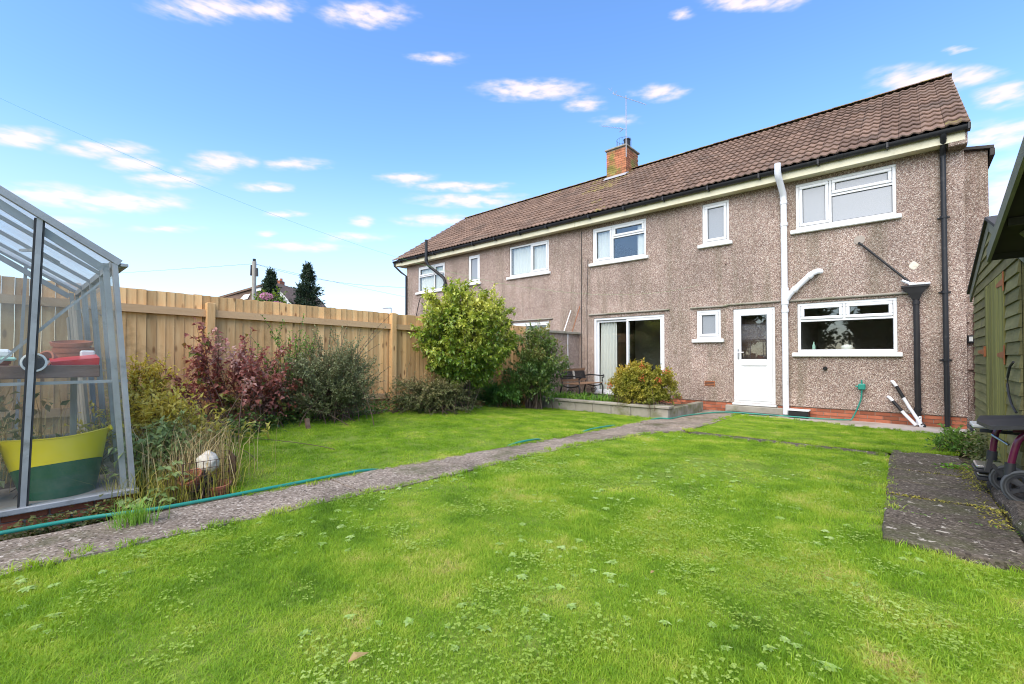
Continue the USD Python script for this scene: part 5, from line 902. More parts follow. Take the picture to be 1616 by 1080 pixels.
# ================================================================== TREES AND PLANTS
def fix(rp): return rp
G_ = lambda x, y: float(ground_z(x, y))
M["bark"] = surf("bark", [(0, (.06, .045, .03)), (.5, (.12, .09, .065)), (1, (.2, .16, .12))], 14, rough=.9, bump=.4)
M["twig"] = surf("thin_twig", [(0, (.07, .04, .03)), (1, (.16, .10, .07))], 20, rough=.8)
M["deadstem"] = leafmat("straw_stem", [(0, (0.250, 0.163, 0.062)), (.5, (0.475, 0.350, 0.150)), (1, (0.688, 0.562, 0.300))], .25)
def bez(a, b, c, n):
    t = np.linspace(0, 1, n)[None, :, None]; return (1 - t) ** 2 * a[:, None] + 2 * t * (1 - t) * b[:, None] + t ** 2 * c[:, None]
def shrub(name, label, cat, base, center, rad, leafm, L, W, nstem=26, ntwig=9, nleaf=9, tl=.22, up=.35, seed=1, bx=.08, droop=.15, group=None, twigm="twig", stem_r=.010, tints=(0, 1), inner=0.5, out=1.0, hang=0.0, spread=.5, wob=.45, toplight=.35, extra=None):
    """A shrub: bent stems from the base to points spread through an uneven crown, twigs along them, leaves along the twigs."""
    r = np.random.default_rng(seed); base, center, rad = (np.asarray(q, float) for q in (base, center, rad))
    d = rand_dirs(r, nstem); d[:, 2] = np.where(d[:, 2] < -.55, -d[:, 2], d[:, 2]); k = r.uniform(inner, 1, nstem) ** .6 * (1 - wob / 2 + wob * 1.2 * (meshkit.noise(d * 1.9 + seed, seed) - .25))
    tip = center + d * rad * k[:, None] * out
    a = base + r.normal(size=(nstem, 3)) * [bx, bx, 0]; a[:, 2] = base[2] - .03; mid = a + (tip - a) * [.25, .25, .62] + r.normal(size=(nstem, 3)) * rad * .10
    S = bez(a, mid, tip, 9)
    st = tubes(S, stem_r, stem_r * .35, 5)
    t = r.uniform(.38, 1.0, (nstem, ntwig)); t[:, 0] = 1.0; i = np.minimum((t * 8).astype(int), 7); f = (t * 8 - i)[..., None]
    rows = np.arange(nstem)[:, None]; P0 = (S[rows, i] * (1 - f) + S[rows, i + 1] * f).reshape(-1, 3)
    td = np.repeat(S[:, -1] - S[:, -2], ntwig, 0); td /= np.linalg.norm(td, axis=1, keepdims=True); rd = P0 - (center - [0, 0, rad[2] * .35]); rd /= np.linalg.norm(rd, axis=1, keepdims=True) + 1e-9
    D = td * .35 + rd * .55 + rand_dirs(r, len(P0)) * spread + [0, 0, up]; D /= np.linalg.norm(D, axis=1, keepdims=True)
    ln = tl * r.uniform(.55, 1.3, len(P0)); P2 = P0 + D * ln[:, None] + [0, 0, -hang] * ln[:, None]; P1 = P0 + D * (ln * .55)[:, None] + [0, 0, .06] * ln[:, None]
    T = bez(P0, P1, P2, 5); tw = tubes(T, stem_r * .35, .0012, 3)
    sv = np.vstack([st[0], tw[0]]); sf = np.vstack([st[1], tw[1] + len(st[0])])
    n = len(P0); s = np.clip((np.arange(nleaf)[None] + r.uniform(0, 1, (n, nleaf))) / nleaf, .08, 1) * 4; j = np.minimum(s.astype(int), 3); f = (s - j)[..., None]; rw = np.arange(n)[:, None]
    lp = (T[rw, j] * (1 - f) + T[rw, j + 1] * f).reshape(-1, 3); ld = (T[rw, j + 1] - T[rw, j]).reshape(-1, 3); ld /= np.linalg.norm(ld, axis=1, keepdims=True) + 1e-9
    D2 = ld * .5 + rand_dirs(r, len(lp)) * .85 + [0, 0, .1 - droop]; N2 = rand_dirs(r, len(lp)) * .55 + [0, 0, 1.0]
    sz = r.uniform(.6, 1.2, len(lp)); V, F = leaves(lp, D2, N2, L * sz, W * sz, .22, droop)
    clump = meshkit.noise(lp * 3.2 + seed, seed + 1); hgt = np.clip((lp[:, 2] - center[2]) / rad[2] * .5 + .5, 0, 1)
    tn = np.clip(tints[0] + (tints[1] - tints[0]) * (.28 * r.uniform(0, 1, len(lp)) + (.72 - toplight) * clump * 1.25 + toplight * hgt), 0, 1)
    T_ = thing(name, label, cat, base, group)
    part(T_, "stem", trimesh.Trimesh(sv, sf, process=False), M[twigm], smooth=True)
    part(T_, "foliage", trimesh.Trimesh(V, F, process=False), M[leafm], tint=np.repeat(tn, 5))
    return T_, tip, lp
M["lf_camellia"] = leafmat("camellia_leaf", [(0, (0.022, 0.053, 0.010)), (.3, (0.056, 0.125, 0.018)), (.55, (0.150, 0.237, 0.027)), (.78, (0.375, 0.425, 0.062)), (1, (0.625, 0.625, 0.138))], .28, .32, .5)
M["lf_dark"] = leafmat("dark_glossy_leaf", [(0, (0.018, 0.045, 0.013)), (.5, (0.060, 0.128, 0.027)), (.8, (0.150, 0.225, 0.045)), (1, (0.300, 0.255, 0.075))], .25, .35)
M["lf_coton"] = leafmat("small_grey_green_leaf", [(0, (.04, .055, .02)), (.45, (.13, .155, .06)), (.8, (.25, .265, .125)), (1, (.42, .34, .19))], .2, .5)
M["lf_brownish"] = leafmat("brown_green_leaf", [(0, (.03, .045, .014)), (.45, (.085, .11, .035)), (.75, (.17, .175, .06)), (1, (.32, .23, .11))], .2, .5)
M["lf_purple"] = leafmat("purple_leaf", [(0, (.04, .05, .014)), (.18, (.12, .15, .03)), (.33, (.24, .24, .05)), (.42, (.26, .085, .05)), (.62, (.30, .10, .075)), (.8, (.40, .18, .14)), (1, (.52, .33, .27))], .3, .5)
M["lf_golden"] = leafmat("golden_leaf", [(0, (.04, .06, .01)), (.3, (.14, .17, .022)), (.65, (.33, .31, .04)), (.88, (.50, .38, .06)), (1, (.55, .26, .05))], .3, .45)
M["lf_lime"] = leafmat("yellow_green_leaf", [(0, (0.070, 0.088, 0.018)), (.5, (0.264, 0.264, 0.044)), (1, (0.632, 0.527, 0.105))], .35, .5)
M["lf_green"] = leafmat("fresh_green_leaf", [(0, (0.030, 0.075, 0.015)), (.5, (0.090, 0.195, 0.030)), (1, (0.240, 0.390, 0.075))], .32, .4)
M["lf_pale"] = leafmat("pale_bramble_leaf", [(0, (.07, .11, .03)), (.5, (.18, .25, .07)), (1, (.34, .42, .17))], .3, .5)
M["lf_strap"] = leafmat("strap_leaf", [(0, (0.046, 0.127, 0.011)), (.5, (0.115, 0.276, 0.029)), (1, (0.276, 0.437, 0.069))], .35, .4)
M["lf_ivy"] = leafmat("ivy_leaf", [(0, (0.026, 0.046, 0.013)), (.5, (0.091, 0.104, 0.026)), (.8, (0.221, 0.208, 0.052)), (1, (0.364, 0.325, 0.104))], .25, .45)
M["lf_conifer"] = leafmat("conifer_spray", [(0, (.006, .014, .007)), (.5, (.016, .034, .014)), (1, (.04, .065, .022))], .12, .6)
M["lf_tree"] = leafmat("tree_leaf", [(0, (.01, .022, .006)), (.5, (.03, .055, .012)), (1, (.07, .10, .02))], .2, .5)
M["petal_pink"] = leafmat("pink_petal", [(0, (.5, .16, .3)), (1, (.75, .38, .5))], .3, .6)
M["petal_orange"] = leafmat("orange_petal", [(0, (.42, .06, .03)), (1, (.6, .16, .06))], .3, .6)
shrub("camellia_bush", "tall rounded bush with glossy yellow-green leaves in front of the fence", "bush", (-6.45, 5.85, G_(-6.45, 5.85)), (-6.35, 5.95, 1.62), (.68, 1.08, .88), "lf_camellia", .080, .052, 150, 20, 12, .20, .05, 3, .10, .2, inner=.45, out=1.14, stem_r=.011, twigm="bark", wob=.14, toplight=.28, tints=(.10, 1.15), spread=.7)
shrub("glossy_shrub", "darker green leafy shrub between the yellow-green bush and the bench", "bush", (-6.35, 8.0, .05), (-6.30, 8.05, .98), (.58, .80, .80), "lf_dark", .080, .042, 64, 16, 11, .26, .20, 4, .14, .2, inner=.30, out=1.15, stem_r=.010, twigm="bark", tints=(0.1, 1.15))
shrub("low_cotoneaster", "low spreading brownish-green shrub under the tall yellow-green bush", "bush", (-6.45, 5.2, .26), (-6.40, 5.25, .50), (.55, .95, .34), "lf_brownish", .036, .020, 80, 16, 18, .24, .10, 5, .3, .1, inner=.3, out=1.1, stem_r=.005, hang=.2, tints=(.05, 1.1))
shrub("low_evergreen", "low dark evergreen clump against the end of the low block wall", "bush", (-6.65, 7.15, .15), (-6.6, 7.2, .36), (.42, .68, .30), "lf_green", .08, .032, 40, 12, 10, .2, .3, 6, .2, .2, inner=.3, out=1.1, stem_r=.005, tints=(0, .7))
shrub("golden_shrub", "rounded golden-green shrub with orange flowers on the low wall", "bush", (-4.22, 9.0, .2), (-4.22, 8.98, .60), (.66, .42, .44), "lf_golden", .046, .028, 190, 18, 13, .13, .05, 7, .30, .12, inner=.55, out=1.08, stem_r=.004, wob=.10, toplight=.30, tints=(0, 1.0), spread=.7)
_, tips, _ = "", np.array([(-4.10, 8.72, 1.02), (-4.78, 8.62, .60), (-3.72, 8.66, .74), (-4.05, 8.60, .78), (-3.62, 8.78, .92), (-4.25, 8.58, .55)]), ""
rq = np.random.default_rng(77); lp = np.repeat(tips, 26, 0) + rq.normal(size=(156, 3)) * .035; V, F = leaves(lp, rand_dirs(rq, 156), rand_dirs(rq, 156), .035, .022); part("/World/golden_shrub", "flower_cluster", trimesh.Trimesh(V, F, process=False), M["petal_orange"], tint=np.repeat(rq.uniform(0, 1, 156), 5))
shrub("purple_shrub", "sprawling purple-red leaved shrub against the fence", "bush", (-6.5, 2.0, .30), (-6.48, 2.05, .86), (.46, .86, .58), "lf_purple", .066, .052, 50, 8, 7, .27, .30, 8, .30, .3, inner=.1, out=1.1, stem_r=.006, twigm="twig", wob=.8, toplight=.05, tints=(-.12, 1.15))
def shoots(name, label, tops, base, lm, L, W, seed, n=16, r0=.006, cat="plant", bx=.1, arch=.12):
    r = np.random.default_rng(seed); tops = np.array(tops, float); a = np.asarray(base, float) + r.normal(size=(len(tops), 3)) * [bx, bx, 0]; mid = a + (tops - a) * [.35, .35, .6] + r.normal(size=tops.shape) * .04; S = bez(a, mid, tops, 24)
    T_ = thing(name, label, cat, base); part(T_, "stem", trimesh.Trimesh(*tubes(S, r0, r0 * .4, 5), process=False), M["twig"], smooth=True)
    i = r.integers(5, 24, (len(tops), n)); lp = S[np.arange(len(tops))[:, None], i].reshape(-1, 3); D = rand_dirs(r, len(lp)) + [0, 0, arch]; V, F = leaves(lp, D, rand_dirs(r, len(lp)) * .5 + [0, 0, 1], L * r.uniform(.6, 1.2, len(lp)), W, .25, .3)
    part(T_, "foliage", trimesh.Trimesh(V, F, process=False), M[lm], tint=np.repeat(r.uniform(.2, 1, len(lp)), 5)); return T_
shoots("purple_sapling", "thin purple-leaved shoot standing tall before the first fence post", [(-6.45, 1.62, 1.60), (-6.4, 1.50, 1.30)], (-6.4, 1.72, .3), "lf_purple", .085, .07, 9, 22)
shoots("purple_sapling", "purple-leaved shoot rising to the right of the first fence post", [(-6.5, 2.12, 1.52), (-6.5, 2.2, 1.42), (-6.45, 2.62, 1.45)], (-6.5, 2.2, .3), "lf_purple", .075, .055, 10, 26)
shoots("privet_shoots", "upright green leafy shoots between the purple shrub and the dark bush", [(-6.8, 2.42, 1.80), (-6.85, 2.72, 1.74), (-6.8, 3.0, 1.84), (-6.85, 2.55, 1.55), (-6.8, 2.9, 1.6), (-6.8, 3.2, 1.66), (-6.85, 2.3, 1.5), (-6.85, 3.1, 1.5)], (-6.7, 2.7, .3), "lf_green", .055, .026, 11, 46, bx=.3)
shrub("privet_bush", "green leaves low behind the purple and dark bushes", "bush", (-6.75, 2.75, .3), (-6.78, 2.75, 1.05), (.24, .5, .42), "lf_green", .05, .024, 22, 9, 9, .22, .6, 12, .15, .1, inner=.3, stem_r=.007)
shrub("dark_bush", "dense dark grey-green bush with long twiggy shoots against the fence", "bush", (-6.48, 3.25, .28), (-6.45, 3.25, .84), (.50, .66, .60), "lf_coton", .036, .019, 95, 18, 20, .26, .30, 13, .20, .05, inner=.25, out=1.1, stem_r=.006, tints=(0, 1.0), toplight=.45)
shoots("arching_shoots", "long arching twiggy shoots of tiny leaves fanning right over the fence", [(-6.6, 4.28, 1.72), (-6.55, 4.12, 1.42), (-6.5, 4.05, 1.22), (-6.6, 3.82, 1.66), (-6.5, 4.3, 1.05), (-6.6, 3.6, 1.72), (-6.5, 4.2, .82), (-6.65, 3.35, 1.62), (-6.5, 3.95, 1.5), (-6.7, 4.45, 1.95), (-6.45, 4.0, .9), (-6.6, 3.15, 1.5), (-6.5, 3.7, 1.4)], (-6.5, 3.3, .4), "lf_coton", .026, .012, 14, 110, .006, bx=.12)
shoots("berry_shoots", "few thin leafy shoots against the fence right of its second post", [(-6.8, 4.95, 1.2), (-6.8, 5.05, .95), (-6.75, 4.9, .7), (-6.7, 4.7, .62)], (-6.75, 4.8, .28), "lf_coton", .035, .02, 15, 26, .004, bx=.06)
shrub("lime_bush", "small yellow-green bush against the fence beside the greenhouse", "bush", (-6.55, 1.05, .3), (-6.55, 1.08, .82), (.32, .34, .34), "lf_lime", .052, .028, 34, 10, 9, .2, .4, 16, .1, .1, inner=.3, stem_r=.005, wob=.6, tints=(.25, 1.2))
shrub("border_weeds", "mixed yellowing weeds filling the corner beside the greenhouse", "weeds", (-5.4, 1.02, .25), (-5.35, 1.05, .50), (.72, .42, .36), "lf_lime", .07, .026, 60, 9, 8, .22, .5, 17, .4, .2, inner=.2, stem_r=.004, tints=(.1, 1.15), wob=.6)
shrub("leafy_weeds", "green broad-leaved weeds low against the greenhouse side", "weeds", (-4.75, .92, .15), (-4.72, .93, .38), (.34, .20, .26), "lf_pale", .065, .034, 40, 8, 7, .18, .4, 18, .14, .3, inner=.2, stem_r=.004, wob=.5, tints=(.1, 1))
# brambles: leaflets in threes
def bramble(label, pts, seed):
    r = np.random.default_rng(seed); T_ = thing("bramble", label, "bramble", pts[0]); P, D, N, Ls = [], [], [], []; st = MB()
    for p in pts:
        p = np.array(p); st.tube([p - [.02, -.03, p[2] - .14], p - [0.02, -.02, .06], p], .0025, 4)
        a0 = r.uniform(-.6, .6) - math.pi / 4
        for k in (-1.25, -.0, 1.25, -2.2, 2.2): a = a0 + k; P.append(p); D.append((math.cos(a), math.sin(a), r.uniform(-.25, .1))); N.append((r.normal() * .25 + .15, r.normal() * .25 - .1, 1)); Ls.append(r.uniform(.05, .075))
    part(T_, "stem", st, M["twig"]); V, F = leaves(np.array(P), np.array(D), np.array(N), np.array(Ls), np.array(Ls) * .62, .12, .15); part(T_, "foliage", trimesh.Trimesh(V, F, process=False), M["lf_pale"], tint=np.repeat(r.uniform(.25, 1, len(P)), 5))
bramble("pale green bramble leaves above the hose, left of the wire cage", [(-4.12, .80, .33), (-4.10, .86, .36), (-4.14, .91, .34), (-4.08, .95, .31), (-4.16, .82, .40), (-4.2, .9, .42), (-4.06, .84, .27)], 19)
bramble("bramble leaves low by the brick corner of the greenhouse", [(-4.02, .70, .23), (-4.0, .76, .25), (-4.05, .66, .22), (-3.98, .62, .21), (-4.08, .74, .27), (-3.96, .8, .22), (-4.12, .58, .22)], 20)
def blades(r, P, H, W, lean, curl):
    n = len(P); a = r.uniform(0, 2 * np.pi, n); h = H * r.uniform(.5, 1.2, n); L = np.c_[np.cos(a), np.sin(a), np.zeros(n)] * (lean * r.uniform(.1, 1, n) * h)[:, None]; S = np.c_[-np.sin(a), np.cos(a), np.zeros(n)]; w = (W * r.uniform(.6, 1.2, n))[:, None]
    up = np.c_[np.zeros((n, 2)), h]; m = P + L * .35 + up * .6; t = P + L * (1 + curl) + up * (1 - curl * .35)
    V = np.stack([P - S * w / 2, P + S * w / 2, m - S * w * .4, m + S * w * .4, t], 1).reshape(-1, 3); f = np.array([[0, 1, 3], [0, 3, 2], [2, 3, 4]])
    return V, (f[None] + (np.arange(n) * 5)[:, None, None]).reshape(-1, 3)
rb = np.random.default_rng(50)
P = np.c_[rb.normal(-4.72, .48, 900), rb.normal(1.05, .19, 900), np.full(900, .14)]; P = P[(P[:, 0] < -4.0) & (P[:, 1] > .72)]
V, F = blades(rb, P, .58, .0045, .6, .35); struct("wild_grass", trimesh.Trimesh(V, F, process=False), M["deadstem"], "tall straw-coloured wild grass beside the greenhouse", tint=np.repeat(rb.uniform(0, 1, len(P)), 5), kind="stuff", cat="grass")
P = np.c_[rb.normal(-4.35, .32, 1300), rb.normal(.98, .22, 1300), np.full(1300, .14)]; P = P[(P[:, 0] < -3.92) & (P[:, 1] > .5)]
V, F = blades(rb, P, .28, .0045, .7, .3); struct("wild_grass", trimesh.Trimesh(V, F, process=False), M["lf_lime"], "yellow-green rough grass around the wire cage", tint=np.repeat(rb.uniform(0, 1, len(P)), 5), kind="stuff", cat="grass")
P = np.c_[rb.normal(-3.62, .045, 190), rb.normal(.56, .055, 190), np.full(190, .18)]; V, F = blades(rb, P, .16, .005, .9, .3); T = thing("grass_tuft", "pale yellow-green grass tuft growing on the path", "grass tuft", (-3.62, .56, .18)); part(T, "blades", trimesh.Trimesh(V, F, process=False), M["lf_strap"], tint=np.repeat(rb.uniform(.5, 1, 190), 5))
P = np.c_[rb.uniform(-6.7, -4.7, 620), 8.68 + rb.gamma(1.4, .28, 620), np.full(620, .17)]; P = P[P[:, 1] < 10.2]; V, F = blades(rb, P, .22, .022, 1.0, .5); struct("strap_plants", trimesh.Trimesh(V, F, process=False), M["lf_strap"], "bright green strap-leaved plants along the low block wall", tint=np.repeat(rb.uniform(.1, 1, len(P)), 5), kind="stuff", cat="plants")
def cover(name, label, pts, leafm, L, W, seed, n, h=.10, cat="ground cover", spread=.1):
    r = np.random.default_rng(seed); pts = np.array(pts, float); seg = r.uniform(0, len(pts) - 1.001, n); i = seg.astype(int); f = (seg - i)[:, None]; p = pts[i] * (1 - f) + pts[i + 1] * f; p = p + r.normal(size=(n, 2)) * spread; z = np.array([G_(*q) for q in p]) + r.uniform(0, 1, n) ** 1.5 * h * (.5 + meshkit.noise(np.c_[p * 4, p[:, :1] * 0], seed))
    V, F = leaves(np.c_[p, z], rand_dirs(r, n) * [1, 1, .5] + [0, 0, .15], rand_dirs(r, n) * .5 + [0, 0, 1], L * r.uniform(.6, 1.2, n), W * r.uniform(.7, 1.2, n), .2, .2); struct(name, trimesh.Trimesh(V, F, process=False), M[leafm], label, tint=np.repeat(np.clip(.6 * r.uniform(0, 1, n) + .5 * meshkit.noise(np.c_[p * 3, z[:, None]], seed + 1), 0, 1), 5), kind="stuff", cat=cat)
cover("ivy", "yellowing ivy creeping along the brick base of the greenhouse", [(-4.02, -.6), (-4.08, .1), (-4.12, .42), (-4.12, .60)], "lf_ivy", .034, .028, 60, 1100, .13, "ivy", .05)
cover("border_plants", "low green plants along the fence side of the lawn", [(-6.62, 3.5), (-6.68, 4.2), (-6.66, 5.0), (-6.7, 5.6)], "lf_green", .07, .03, 61, 900, .20, "plants", .10)
cover("border_plants", "dark leafy ground cover in front of the purple shrub", [(-5.6, 1.55), (-6.05, 1.9), (-6.4, 2.3), (-6.55, 2.9), (-6.5, 3.3)], "lf_dark", .06, .04, 62, 1500, .24, "plants", .14)
cover("border_plants", "weeds at the foot of the shed and concrete base", [(.62, 6.4), (.58, 7.0), (.62, 7.6), (.62, 8.4)], "lf_brownish", .06, .025, 63, 700, .34, "plants", .07)
shrub("shed_weeds", "leafy dark green weed clump where the slabs meet the shed", "weeds", (.42, 7.9, .02), (.50, 8.05, .12), (.20, .34, .13), "lf_green", .06, .03, 22, 7, 7, .15, .2, 21, .12, .2, inner=.2, stem_r=.004, tints=(0, .9))
cover("moss", "thick moss and weeds in the joint behind the nearest dark slab", [(-.1, 4.19), (.1, 4.20), (.5, 4.19)], "lf_strap", .024, .012, 64, 700, .035, "moss", .028)
cover("moss", "moss in the second joint of the dark slabs", [(-.1, 4.84), (.1, 4.84), (.5, 4.84)], "lf_lime", .020, .012, 68, 420, .025, "moss", .03)
cover("moss", "yellow-green moss along the edge of the concrete base", [(.46, 4.2), (.46, 5.2), (.44, 6.0), (.40, 6.6)], "lf_lime", .024, .014, 65, 1300, .05, "moss", .05)
cover("moss", "small weeds in the joints near the far end of the dark slabs", [(-.1, 6.07), (.2, 6.07), (.5, 6.07)], "lf_lime", .022, .012, 66, 420, .025, "moss", .035)
cover("moss", "leafy weeds on the slabs in front of the foot plate", [(.28, 6.5), (.42, 6.5)], "lf_strap", .05, .03, 67, 90, .06, "weeds", .06)
# dried flower stalks in the greenhouse
P = np.c_[rb.normal(-5.3, .3, 90), rb.normal(-.1, .22, 90), np.full(90, .2)]; V, F = blades(rb, P, .85, .010, .25, .3); T = thing("dried_plants", "dead brown tomato stalks inside the greenhouse", "plants", (-5.3, -.1, .2)); part(T, "stems", trimesh.Trimesh(V, F, process=False), M["deadstem"], tint=np.repeat(rb.uniform(0, .7, len(P)), 5))
lp = np.c_[rb.normal(-5.3, .3, 300), rb.normal(-.1, .25, 300), rb.uniform(.3, .95, 300)]; V, F = leaves(lp, rand_dirs(rb, 300), rand_dirs(rb, 300), .07, .04); part(T, "foliage", trimesh.Trimesh(V, F, process=False), M["lf_brownish"], tint=np.repeat(rb.uniform(.5, 1, 300), 5))
# ------------------------------------------------------------------ lawn grass: small round patches, instanced
def patch_mesh(seed, n, R, H, W):
    r = np.random.default_rng(seed); rr = R * np.sqrt(r.uniform(0, 1, n)); a = r.uniform(0, 2 * np.pi, n); P = np.c_[rr * np.cos(a), rr * np.sin(a), np.full(n, -.004)]
    V, F = blades(r, P, H, W, .95, .35); return trimesh.Trimesh(V, F, process=False), np.repeat(r.uniform(0, 1, n), 5)
def clover_mesh(seed, n, R, sz):
    r = np.random.default_rng(seed); rr = R * np.sqrt(r.uniform(0, 1, n)); a = r.uniform(0, 2 * np.pi, n); c = np.c_[rr * np.cos(a), rr * np.sin(a), r.uniform(.018, .038, n)]; P, D = [], []
    for k in range(3): b = a * 3 + k * 2.094; P.append(c); D.append(np.c_[np.cos(b), np.sin(b), r.normal(size=n) * .15])
    P, D = np.vstack(P), np.vstack(D); V, F = leaves(P, D, rand_dirs(r, len(P)) * .25 + [0, 0, 1], sz, sz * .95, .06, .05); return trimesh.Trimesh(V, F, process=False), np.repeat(np.tile(r.uniform(0, 1, n), 3), 5)
def rosette_mesh(seed, n, L, W):
    r = np.random.default_rng(seed); a = np.arange(n) * 2.4; D = np.c_[np.cos(a), np.sin(a), r.uniform(.15, .45, n)]; V, F = leaves(np.tile([0, 0, .01], (n, 1)), D, np.tile([0, 0, 1.0], (n, 1)) + rand_dirs(r, n) * .2, L * r.uniform(.6, 1.1, n), W, .15, .25); return trimesh.Trimesh(V, F, process=False), np.repeat(r.uniform(0, 1, n), 5)
GR = [(0, (.07, .15, .010)), (.2, (.125, .25, .015)), (.42, (.215, .375, .024)), (.62, (.31, .45, .038)), (.78, (.44, .51, .08)), (.9, (.58, .54, .17)), (1, (.56, .43, .19))]
M["lf_grass"] = leafmat("lawn_blade", GR, .38, .5, .3, pos=2.4)
M["lf_clover"] = leafmat("clover_leaf", [(0, (.16, .25, .025)), (.5, (.27, .39, .05)), (1, (.43, .54, .15))], .3, .5, .3, pos=2.0)
M["lf_weed"] = leafmat("plantain_leaf", [(0, (.20, .34, .06)), (.5, (.32, .46, .12)), (1, (.47, .57, .24))], .25, .5, .3, pos=2.0)
def scatter(name, label, protos, mat_, pts, seed, smin=.8, smax=1.2, cat="grass"):
    r = np.random.default_rng(seed); p = _num("/World", name); pi = UsdGeom.PointInstancer.Define(stage, p); meta(pi.GetPrim(), label, cat, None, "stuff"); _loc[p] = np.zeros(3)
    kids = [part(p, "tuft", m, mat_, tint=t) for m, t in protos]; pi.CreatePrototypesRel().SetTargets([Sdf.Path(k) for k in kids])
    n = len(pts); a = r.uniform(0, 2 * np.pi, n) / 2; sc = r.uniform(smin, smax, n)
    nx = np.array([(G_(x + .1, y) - G_(x - .1, y), G_(x, y + .1) - G_(x, y - .1)) for x, y in pts]) / .2
    pi.CreatePositionsAttr(Vt.Vec3fArray.FromNumpy(np.c_[pts, [G_(*q) for q in pts]].astype(np.float32)))
    pi.CreateOrientationsAttr(Vt.QuathArray([Gf.Quath(float(math.cos(q)), 0.0, 0.0, float(math.sin(q))) for q in a]))
    pi.CreateScalesAttr(Vt.Vec3fArray.FromNumpy(np.repeat(sc[:, None], 3, 1).astype(np.float32)))
    pi.CreateProtoIndicesAttr(Vt.IntArray.FromNumpy(r.integers(0, len(protos), n).astype(np.int32)))
def grid_pts(poly, step, seed, shrink, keep=None):
    r = np.random.default_rng(seed); q = poly.buffer(-shrink); pp = prepared.prep(q); x0, y0, x1, y1 = q.bounds; out = []
    for x in np.arange(x0, x1, step):
        for y in np.arange(y0, y1, step):
            c = (x + r.uniform(-.5, .5) * step, y + r.uniform(-.5, .5) * step)
            if pp.contains(Point(c)) and (keep is None or keep(*c)): out.append(c)
    return np.array(out).reshape(-1, 2)
def seen(x, y):                                                      # only where the picture could see it, with a margin
    d = np.array([x, y]); f = d @ F0[:2]; return f > .45 and abs(d @ RT[:2]) < f * 1.25 + .3
nz2 = lambda x, y, s, k: float(meshkit.fbm(np.array([[x * s, y * s, 0.0]]), 3, k)[0])
near = lambda x, y: seen(x, y) and math.hypot(x, y) < 3.6
farp = lambda x, y: seen(x, y) and math.hypot(x, y) >= 3.6
nearp = [patch_mesh(100 + k, 500, .095, .025, .0025) for k in range(5)]; farpm = [patch_mesh(120 + k, 240, .13, .024, .0046) for k in range(4)]; longp = [patch_mesh(140 + k, 240, .10, .042, .0028) for k in range(3)]
lp_near = np.vstack([grid_pts(P_, .085, 200 + i, .035, near) for i, P_ in enumerate((lawn_main, lawn_left)) if True])
scatter("lawn_grass", "short mown grass of the near lawn", nearp, M["lf_grass"], lp_near, 1, .7, 1.15)
lp_far = np.vstack([grid_pts(P_, .13, 210 + i, .03, farp) for i, P_ in enumerate((lawn_main, lawn_left, lawn_back))])
scatter("lawn_grass", "short mown grass of the lawn further away", farpm, M["lf_grass"], lp_far, 2, .7, 1.15)
tuf = grid_pts(lawn_main, .11, 220, .05, lambda x, y: seen(x, y) and math.hypot(x, y) < 5 and nz2(x, y, 1.3, 9) > .60)
scatter("lawn_grass", "thicker darker tufts in the near lawn", longp, M["lf_grass"], tuf, 3, .7, 1.2)
edge = []
for pl in (lawn_main, lawn_left, lawn_back):
    L_ = pl.exterior.length; re_ = np.random.default_rng(int(L_ * 100))
    for t in np.arange(0, L_, .07):
        q = pl.exterior.interpolate(t); x, y = q.x + re_.normal() * .022, q.y + re_.normal() * .022
        if seen(x, y) and re_.random() < .8: edge.append((x, y))
edgep = [patch_mesh(160 + k, 70, .045, .045, .004) for k in range(4)]
scatter("lawn_grass", "rough grass along the edges of the path and slabs", edgep, M["lf_grass"], np.array(edge), 4, .6, 1.3)
clv = grid_pts(lawn_main, .10, 230, .05, lambda x, y: seen(x, y) and math.hypot(x, y) < 6 and (nz2(x, y, 1.7, 21) > .60 or (nz2(x, y, 6, 24) > .66)))
scatter("clover", "clover patches in the near lawn", [clover_mesh(300 + k, 20, .085, .0085) for k in range(4)], M["lf_clover"], clv, 5, .7, 1.2, "clover")
wd = grid_pts(lawn_main, .12, 240, .08, lambda x, y: seen(x, y) and math.hypot(x, y) < 7 and (nz2(x, y, 1.6, 33) > .60 or (abs(x + 1.25) < .7 and abs(y - 4.3) < .8)))
scatter("lawn_weeds", "pale broad-leaved weeds in the lawn", [rosette_mesh(320 + k, 7 + k, .032, .019) for k in range(4)], M["lf_weed"], wd, 6, .45, 1.2, "weeds")
rd_ = np.random.default_rng(90)
for k, (x, y) in enumerate(((-1.42, .78), (-1.30, 3.0), (-.95, 2.1))):
    T = thing("dry_leaf", ("curled brown leaf lying at the bottom edge of the picture", "small dry leaf on the middle of the lawn", "small dry leaf on the right part of the near lawn")[k], "leaf", (x, y, G_(x, y))); V, F = leaves(np.array([(x, y, G_(x, y) + .03)]), np.array([(.4, .9, .45)]), np.array([(.2, -.5, 1)]), (.07, .035, .03)[k], (.03, .014, .014)[k], .3, .3); part(T, "blade", trimesh.Trimesh(V, F, process=False), M["deadstem"], tint=.25)
